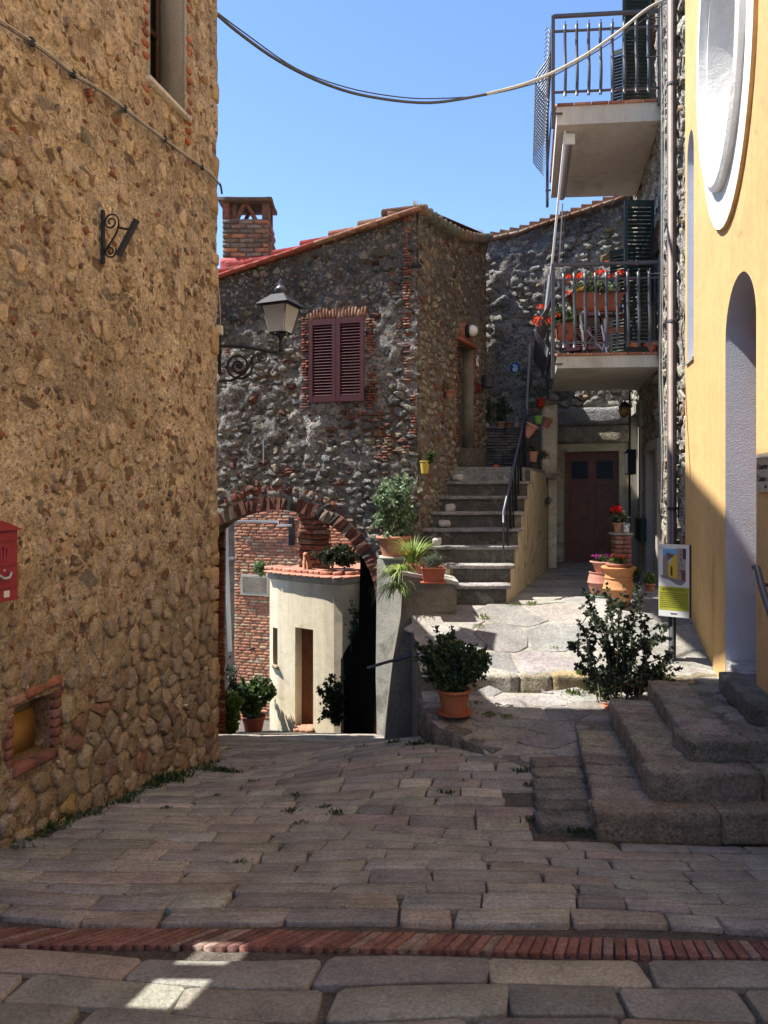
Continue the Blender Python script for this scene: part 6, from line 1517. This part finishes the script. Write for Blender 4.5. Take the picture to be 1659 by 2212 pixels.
MB().tube([LW(um-.05, mz0+.15, .115), LW(um-.02, mz0+.125, .13), LW(um+.02, mz0+.125, .13), LW(um+.05, mz0+.15, .115)], .008, 5).build('handle', M['pvc'], t); MB().lathe(LW(um, mz0+.165, .112), [(.007, 0), (.007, .005), (0, .006)], 8, tilt=Matrix((LW.u, Vector((0, 0, 1)), LW.n)).transposed()).build('lock', M['pvc'], t)
MB().fbox(LW, um+.0, um+.04, mz0+.02, mz0+.055, .111, .113).build('sticker', M['whitem'], t, smooth=False)
# cables
def cat(pts, n=10):
    out = []
    for i in range(len(pts)-1):
        p0, p1, p2, p3 = pts[max(0, i-1)], pts[i], pts[i+1], pts[min(len(pts)-1, i+2)]
        for k in range(n):
            t_ = k/n; out.append(.5*((2*p1)+(p2-p0)*t_+(2*p0-5*p1+4*p2-p3)*t_*t_+(3*p1-p0-3*p2+p3)*t_**3))
    return out+[pts[-1]]
def cable(pp, r, mat, lab, da=6.55, db=9.3):
    pts = [P3(x, y, da+(db-da)*(x-460)/980) for x, y in pp]; tag(MB().tube(cat(pts, 5), r, 6).build('overhead_cable', mat), lab, 'cable', 'cables strung across the lane')
cable([(455, 18), (510, 66), (600, 130), (700, 180), (800, 209), (930, 222), (1050, 204)], .016, M['cable_dark'], 'thick dark overhead cable sagging from the left house')
cable([(1050, 204), (1150, 176), (1250, 128), (1330, 74), (1400, 18), (1445, -3)], .018, M['cable_pale'], 'right half of the thick overhead cable, coloured pale for the sun on it')  # same thick cable continued, sunlight put into the pale colour
cable([(455, 16), (530, 72), (640, 148), (750, 189), (850, 208), (935, 213), (1050, 205), (1150, 182), (1200, 162), (1320, 92), (1445, 2)], .007, M['cable_dark'], 'thin dark overhead cable running beside the thick one')
def lwp(x, y, w): u = at_x(LW, x); return LW(u, (1065-y)/F*LW(u, 0).y, w)
t = thing('wall_cable', lwp(240, 200, .03), 'thin twisted cable clipped diagonally down the left stone wall', 'cable')
ps = [lwp(x, y, .035) for x, y in ((-20, 40), (40, 78), (100, 120), (150, 160), (220, 203), (300, 265), (380, 325), (440, 368), (468, 398))]
MB().tube(cat(ps, 6), .006, 5).build('cable', M['cable_pale'], t); MB().tube([p+Vector((0, 0, -.018)) for p in cat(ps, 6)], .005, 5).build('cable', M['cable_dark'], t)
for x, y in ((60, 92), (150, 162), (262, 236), (350, 302), (430, 362)): MB().box(lwp(x, y, .03), (.012, .02, .018)).build('clip', M['iron'], t, smooth=False)
MB().tube([lwp(468, 398, .035), P3(478, 405, 6.6), P3(480, 418, 6.7)], .01, 5).build('cable_end', M['iron'], t)
def rfp(x, y, w): u = at_x(RF, x); return RF(u, (1065-y)/F*RF(u, 0).y, w)
t = thing('cable_bundle', rfp(1443, 700, .1), 'bundle of grey cables running down the stone beside the brown downpipe', 'cable')
for k in range(4): MB().tube(cat([rfp(1438+k*3, -20, .08), rfp(1440+k*3, 300, .07), rfp(1443+k*2, 600, .09), rfp(1437+k*3, 800, .08), rfp(1442+k*3, 980, .08), rfp(1438+k*3, 1110, .08)], 4), .005, 5).build('cable', M['cable_pale'] if k % 2 else M['cable_dark'], t)
# hooks and rods on the stone facade
for k, (x, y) in enumerate(((1438, 35), (1435, 120), (1438, 590))):
    p = rfp(x, y, 0); tag(MB().tube([p, p+RF.n*.22, p+RF.n*.22+Vector((0, 0, .05))], .009, 5).build('iron_hook', M['iron']), ('iron hook high on the stone strip level with the upper handrail', 'iron hook beside the upper balcony bars', 'iron hook level with the lower balcony handrail')[k], 'hook', 'iron hooks on the stone strip')
# letterboxes, lantern, gas pipes under the balcony
def boxon(x0, x1, y0, y1, dep, mat, name, lab, cat_):
    ua, uc = at_x(RF, x1), at_x(RF, x0); D = RF((ua+uc)/2, 0).y; t = thing(name, RF(ua, zb(y1, D), 0), lab, cat_)
    MB().fbox(RF, ua, uc, zb(y1, D), zb(y0, D), .04, dep).build('case', mat, t, smooth=False); MB().fbox(RF, ua-.01, uc+.01, zb(y0, D), zb(y0, D)+.02, .04, dep+.02).build('lid', mat, t, smooth=False)
boxon(1371, 1380, 975, 1025, .16, M['iron'], 'letterbox', 'black iron letterbox on the shaded facade under the lower balcony', 'letterbox')
boxon(1390, 1403, 1122, 1168, .12, M['green_paint'], 'letterbox', 'dark green letterbox on the pale pilaster above the pots', 'letterbox')
c = P3(1350, 890, 11.9); t = thing('hanging_lantern', c, 'small round iron lantern with amber glass beside the brown door', 'lamp')
MB().lathe(c+Vector((0, 0, -.1)), [(.0, 0), (.05, .02), (.09, .08), (.1, .13), (.085, .18)], 10, (.3, .22, .08)).build('glass', glass('amber', (.5, .35, .12), .3, t=.4), t); MB().lathe(c+Vector((0, 0, .08)), [(.11, 0), (.06, .06), (.02, .09), (0, .14)], 10).build('cap', M['iron'], t)
for k in range(5): a = k*1.257; MB().tube([c+Vector((.05*math.cos(a), .05*math.sin(a), -.09)), c+Vector((.1*math.cos(a), .1*math.sin(a), .02)), c+Vector((.09*math.cos(a), .09*math.sin(a), .08))], .006, 4).build('bar', M['iron'], t)
MB().tube([c+Vector((0, 0, .2)), c+Vector((.15, 0, .2))], .01, 5).build('arm', M['iron'], t)
t = thing('gas_pipes', P3(1352, 1200, 10.6), 'grey gas pipes with elbows rising behind the brick pedestal', 'pipe')
MB().tube(cat([P3(1345, 1213, 9.9), P3(1346, 1195, 10), P3(1352, 1187, 10.3), P3(1358, 1183, 10.4), P3(1357, 1160, 10.4), P3(1357, 1135, 10.4)], 4), .022, 8).build('pipe', M['pvc'], t); MB().tube([P3(1349, 1160, 10.2), P3(1349, 1128, 10.2), P3(1349, 1122, 10.2)], .015, 8).build('pipe', M['pvc'], t)
for (x, y) in ((1357, 1135), (1349, 1124), (1345, 1208)): MB().lathe(P3(x, y, 10.2), [(.02, -.03), (.032, -.02), (.032, .02), (.02, .03)], 8).build('joint', M['pvc'], t)
tag(MB().tube([P3(1361, 840, 12.3), P3(1361, 1080, 12.3), P3(1360, 1120, 12.3)], .016, 6).build('conduit', M['iron']), 'black conduit running down the corner beside the brown door', 'conduit')

# ================================================================== INFORMATION BOARD
bc = P3(1455, 1254, 7.0); B0, B1 = P3(1421, 1330, 7.05), P3(1487, 1176, 6.95); t = thing('information_board', (bc.x, 7.02, -1.66), 'white and lime information board with a drawing of the yellow church, on a dark post', 'sign')
bw, bhh = .142, .352; BF = Frame((bc.x-.004, 6.98, bc.z), (1, -.7, 0), (-.7, -1, 0))
BPf = lambda u, v, w=0.: BF(u, v+BF.o.z*0, w)
MB().fbox(BF, -bw, bw, -bhh, bhh, -.035, 0).build('panel', M['whitem'], t, smooth=False); MB().fbox(BF, bw, bw+.004, -bhh, bhh, -.075, .001).build('edge', M['black'], t, smooth=False); MB().fbox(BF, -bw, bw+.003, -bhh, bhh, -.06, -.036).build('back', M['black'], t, smooth=False)
MB().tube([(bc.x+.01, 7.05, -1.75), (bc.x+.01, 7.05, bc.z+.2)], .035, 10).build('post', M['iron'], t)
m = MB()
def pq(poly, w, col): m.add([BF(x*bw, y*bhh, w) for x, y in poly], [tuple(range(len(poly)))], col)
pq([(-.98, -.82), (.98, -.82), (.98, -.17), (-.98, -.17)], .001, (.42, .42, .04))
pq([(-.72, .88), (.2, .88), (.2, .4), (-.72, .4)], .0012, (.18, .42, .72)); pq([(-.72, .6), (-.45, .78), (.05, .7), (.05, .0), (-.72, .05)], .0015, (.25, .22, .22)); pq([(-.45, .78), (.0, .72), (.2, .8), (-.38, .5)], .0018, (.14, .1, .1))
pq([(-.38, .55), (.2, .74), (.24, .0), (-.38, .12)], .002, (.62, .42, .04)); pq([(.2, .9), (.78, .9), (.78, .0), (.24, .0)], .0022, (.36, .29, .24)); pq([(.58, .9), (.8, .9), (.8, .6), (.58, .62)], .0024, (.06, .05, .08)); pq([(.5, .3), (.76, .3), (.76, 0), (.5, 0)], .0025, (.16, .06, .04))
pq([(-.9, .15), (.24, .05), (.8, .0), (.5, -.12), (.2, -.1), (-.3, .02), (-.8, .08)], .0026, (.22, .2, .24)); pq([(-.2, .14), (-.08, .14), (-.08, .36), (-.14, .42), (-.2, .36)], .0027, (.06, .04, .04)); pq([(-.26, .48), (-.12, .46), (-.08, .56), (-.14, .64), (-.26, .6)], .0028, (.4, .45, .5))
for k in range(60):
    x, y = .28+.28*R.random(), .08+.76*R.random(); pq([(x, y), (x+.05, y), (x+.05, y+.02), (x, y+.02)], .003, (.15, .11, .09))
m.build('print', M['blank'], t, smooth=False)
def btext(s, size, x, y, sx=1., mat=M['black']): return text(s, size, x*bw, y*bhh, t, mat, BF, .0025, ext=.0002, flip=False, al='CENTER', sx=sx)
BF_o = BF.o
btext('CATTORGNO: LA DISCESA', .03, 0, -.25, .62)
m = MB()
for k in range(8):
    x = -.9; y = -.35-k*.056
    while x < .88:
        l = .05+.12*R.random(); x2 = min(x+l, .9); m.add([BF(a*bw, b_*bhh, .0025) for a, b_ in ((x, y), (x2, y), (x2, y+.02), (x, y+.02))], [(0, 1, 2, 3)], (.13, .13, .03)); x = x2+.03
m.add([BF(a*bw, b_*bhh, .0025) for a, b_ in ((-.22, -.92), (.22, -.92), (.22, -.89), (-.22, -.89))], [(0, 1, 2, 3)], (.1, .1, .15))
m.build('text_lines', M['blank'], t, smooth=False, kind='stuff')
MB().tube([BF(-.86*bw+.012*math.cos(a*.524), .9*bhh+.012*math.sin(a*.524), .002) for a in range(13)], .0012, 4).build('emblem', M['iron'], t)

# church handrail
pa, pb = rfp(1633, 1226, .2), None
t = thing('church_handrail', P3(1637, 1228, 4.6), 'dark blue tubular handrail coming down beside the church niche', 'handrail')
MB().tube([P3(1631, 1226, 4.9), P3(1637, 1228, 4.85), P3(1648, 1275, 4.5), P3(1668, 1335, 4.1), P3(1690, 1400, 3.8)], .022, 10).build('rail', M['bluerail'], t)
MB().tube([P3(1676, 1350, 4.0), (P3(1676, 1350, 4.0).x, 4.0, -2.0)], .018, 8).build('post', M['bluerail'], t)
MB().tube([P3(1645, 1262, 4.6), P3(1645, 1262, 4.6)+Vector((.16, 0, -.02))], .012, 8).build('bracket', M['bluerail'], t)

# ================================================================== BEYOND THE ARCH: plants, dog
def ground_at(x, D): return Vector(((x-830)/F*D, D, hs((x-830)/F*D, D)))
c = ground_at(548, 12.2); t = thing('potted_plant', c, 'bushy green plant in a red pot in the shade beyond the arch', 'potted plant', 'plants beyond the arch'); pot(t, c, .2, .15, .25, (.3, .08, .05))
greens(t, c+Vector((0, 0, .22)), 34, c+Vector((0, 0, .62)), .38, .3, .35, .07, 50, [(3, (.05, .09, .03)), (2, (.09, .14, .04))], .1, .005, .9)
c = ground_at(497, 11.4); t = thing('shrub', c, 'bright lime leafy shrub against the dark brick pier beyond the arch', 'shrub', 'plants beyond the arch'); greens(t, c, 26, c+Vector((.02, 0, .4)), .2, .2, .34, .07, 45, [(2, (.16, .26, .05)), (1, (.1, .18, .04))], .1, .005, .9, .1)
c = ground_at(488, 11.9); t = thing('shrub', c, 'tall dark shrub at the left edge of the archway', 'shrub', 'plants beyond the arch'); greens(t, c, 30, c+Vector((.0, 0, .8)), .24, .2, .5, .05, 50, [(2, (.03, .045, .03)), (1, (.1, .12, .09))], .1, .006, .7, .2)
c = ground_at(722, 11.3); t = thing('climbing_plant', c, 'dark ivy-like climber hanging at the right of the cream doorway', 'climber', 'plants beyond the arch'); greens(t, c+Vector((.05, 0, .1)), 30, c+Vector((-.02, 0, .55)), .24, .15, .42, .055, 40, [(2, (.03, .05, .025)), (1, (.06, .09, .03))], .05, .004, .85, .2)
c = P3(766, 1400, 10.9); t = thing('climbing_plant', c, 'thin climber trailing down the edge of the dark stair wall', 'climber', 'plants beyond the arch'); greens(t, c, 16, c+Vector((.0, 0, .3)), .08, .08, .45, .045, 18, [(2, (.05, .08, .03))], .04, .003, .8, .1)
c = P3(565, 1240, 13.4); t = thing('wall_plant', c, 'small pale green plant rooted in the brick wall above the meter panel', 'plant', 'plants beyond the arch'); greens(t, c, 20, c+Vector((0, 0, .12)), .2, .12, .16, .05, 18, [(2, (.2, .27, .12)), (1, (.1, .16, .06))], .04, .003, .8, .1)
c = P3(733, 1222, 12.2); t = thing('shrub', c, 'dark creeping shrub on the roof terrace behind the tiles', 'shrub', 'plants beyond the arch'); greens(t, c, 40, c+Vector((.1, 0, .1)), .5, .15, .2, .06, 20, [(2, (.03, .045, .02))], .25, .004, .8, .1)
c = P3(661, 1222, 12.35); c.z = zt_+.14; t = thing('clay_dog', c, 'little sitting terracotta dog on the curved roof terrace edge', 'statue')
col = (.42, .2, .12)
MB().tube([c+Vector((.03, .04, 0)), c+Vector((.03, .02, .09)), c+Vector((0, 0, .17)), c+Vector((-.005, -.01, .23))], [.07, .075, .055, .035], 10, col).build('body', M['terra'], t)
MB().tube([c+Vector((0, .02, .25)), c+Vector((-.005, -.03, .255)), c+Vector((-.01, -.09, .235))], [.042, .04, .018], 8, col).build('head', M['terra'], t)
for s in (-1, 1): MB().tube([c+Vector((s*.03, -.04, 0)), c+Vector((s*.028, -.04, .15))], [.02, .022], 6, col).build('leg', M['terra'], t); MB().tube([c+Vector((s*.03, .01, .28)), c+Vector((s*.05, .01, .22))], [.016, .008], 5, col).build('ear', M['terra'], t)

# ================================================================== WEEDS AND LEAVES IN THE JOINTS
m = MB()
def tuft(x, y, P, n, s, pal=GREEN):
    for k in range(n):
        p = P(x+R.gauss(0, s*.6), y+R.gauss(0, s*.35), 0.); d = (rv()*.7+Vector((0, 0, 1))).normalized(); leaf(m, p, d, s*(.3+.5*R.random()), pick(pal), .3)
def pxg(x, y, P=PS):
    k, q = (x-830)/F, (1065-y)/F; D = 3.
    for _ in range(60): D = D-(P(k*D, D).z-q*D)/(.25+abs(q))*.7
    return k*D, D
for (x, y, n, s) in ((350, 1690, 110, .12), (380, 1680, 70, .1), (320, 1700, 60, .09), (275, 1735, 50, .07), (480, 1668, 80, .08), (510, 1672, 40, .06), (450, 1664, 60, .08), (90, 1790, 60, .08), (130, 1772, 40, .06), (205, 1760, 30, .05), (640, 1720, 35, .05), (625, 1755, 40, .05), (730, 1758, 50, .05), (700, 1745, 30, .04), (965, 1715, 40, .05), (520, 1865, 40, .04), (545, 1690, 30, .04), (850, 1605, 60, .06), (900, 1610, 70, .07), (940, 1600, 60, .06), (1130, 1668, 60, .06), (1148, 1700, 50, .05), (1150, 1775, 60, .06), (1255, 1800, 90, .07), (360, 1748, 30, .04), (470, 1720, 30, .04), (650, 1780, 30, .04), (1000, 1690, 25, .04), (780, 1615, 30, .05)):
    if 9 > 0: gx_, gy_ = pxg(x, y); tuft(gx_, gy_, PS, n, s)
for k in range(420):
    D = 3.94+R.random()*2.5; X = -3.03+.234*D+.04+abs(R.gauss(0, .03)); tuft(X, D, PS, 3, .03+.03*R.random())
YG = [(1, (.2, .26, .05)), (1, (.12, .17, .04))]
for (x, y, n, s) in ((1045, 1335, 60, .06), (1035, 1355, 40, .06), (1110, 1306, 60, .05), (1150, 1305, 80, .05), (1060, 1545, 60, .06), (1095, 1550, 40, .06), (1260, 1460, 80, .09), (1245, 1500, 60, .09), (1030, 1520, 40, .05), (1200, 1400, 30, .04)):
    gx_, gy_ = pxg(x, y, PT); tuft(gx_, gy_, PT, n, s, YG)
m.build('weeds', M['leaf'], None, (0, 5, -2.4), kind='stuff')
print('OBJECTS', len(bpy.data.objects), 'TRIS', sum(len(o.data.polygons) for o in bpy.data.objects if o.type == 'MESH'))
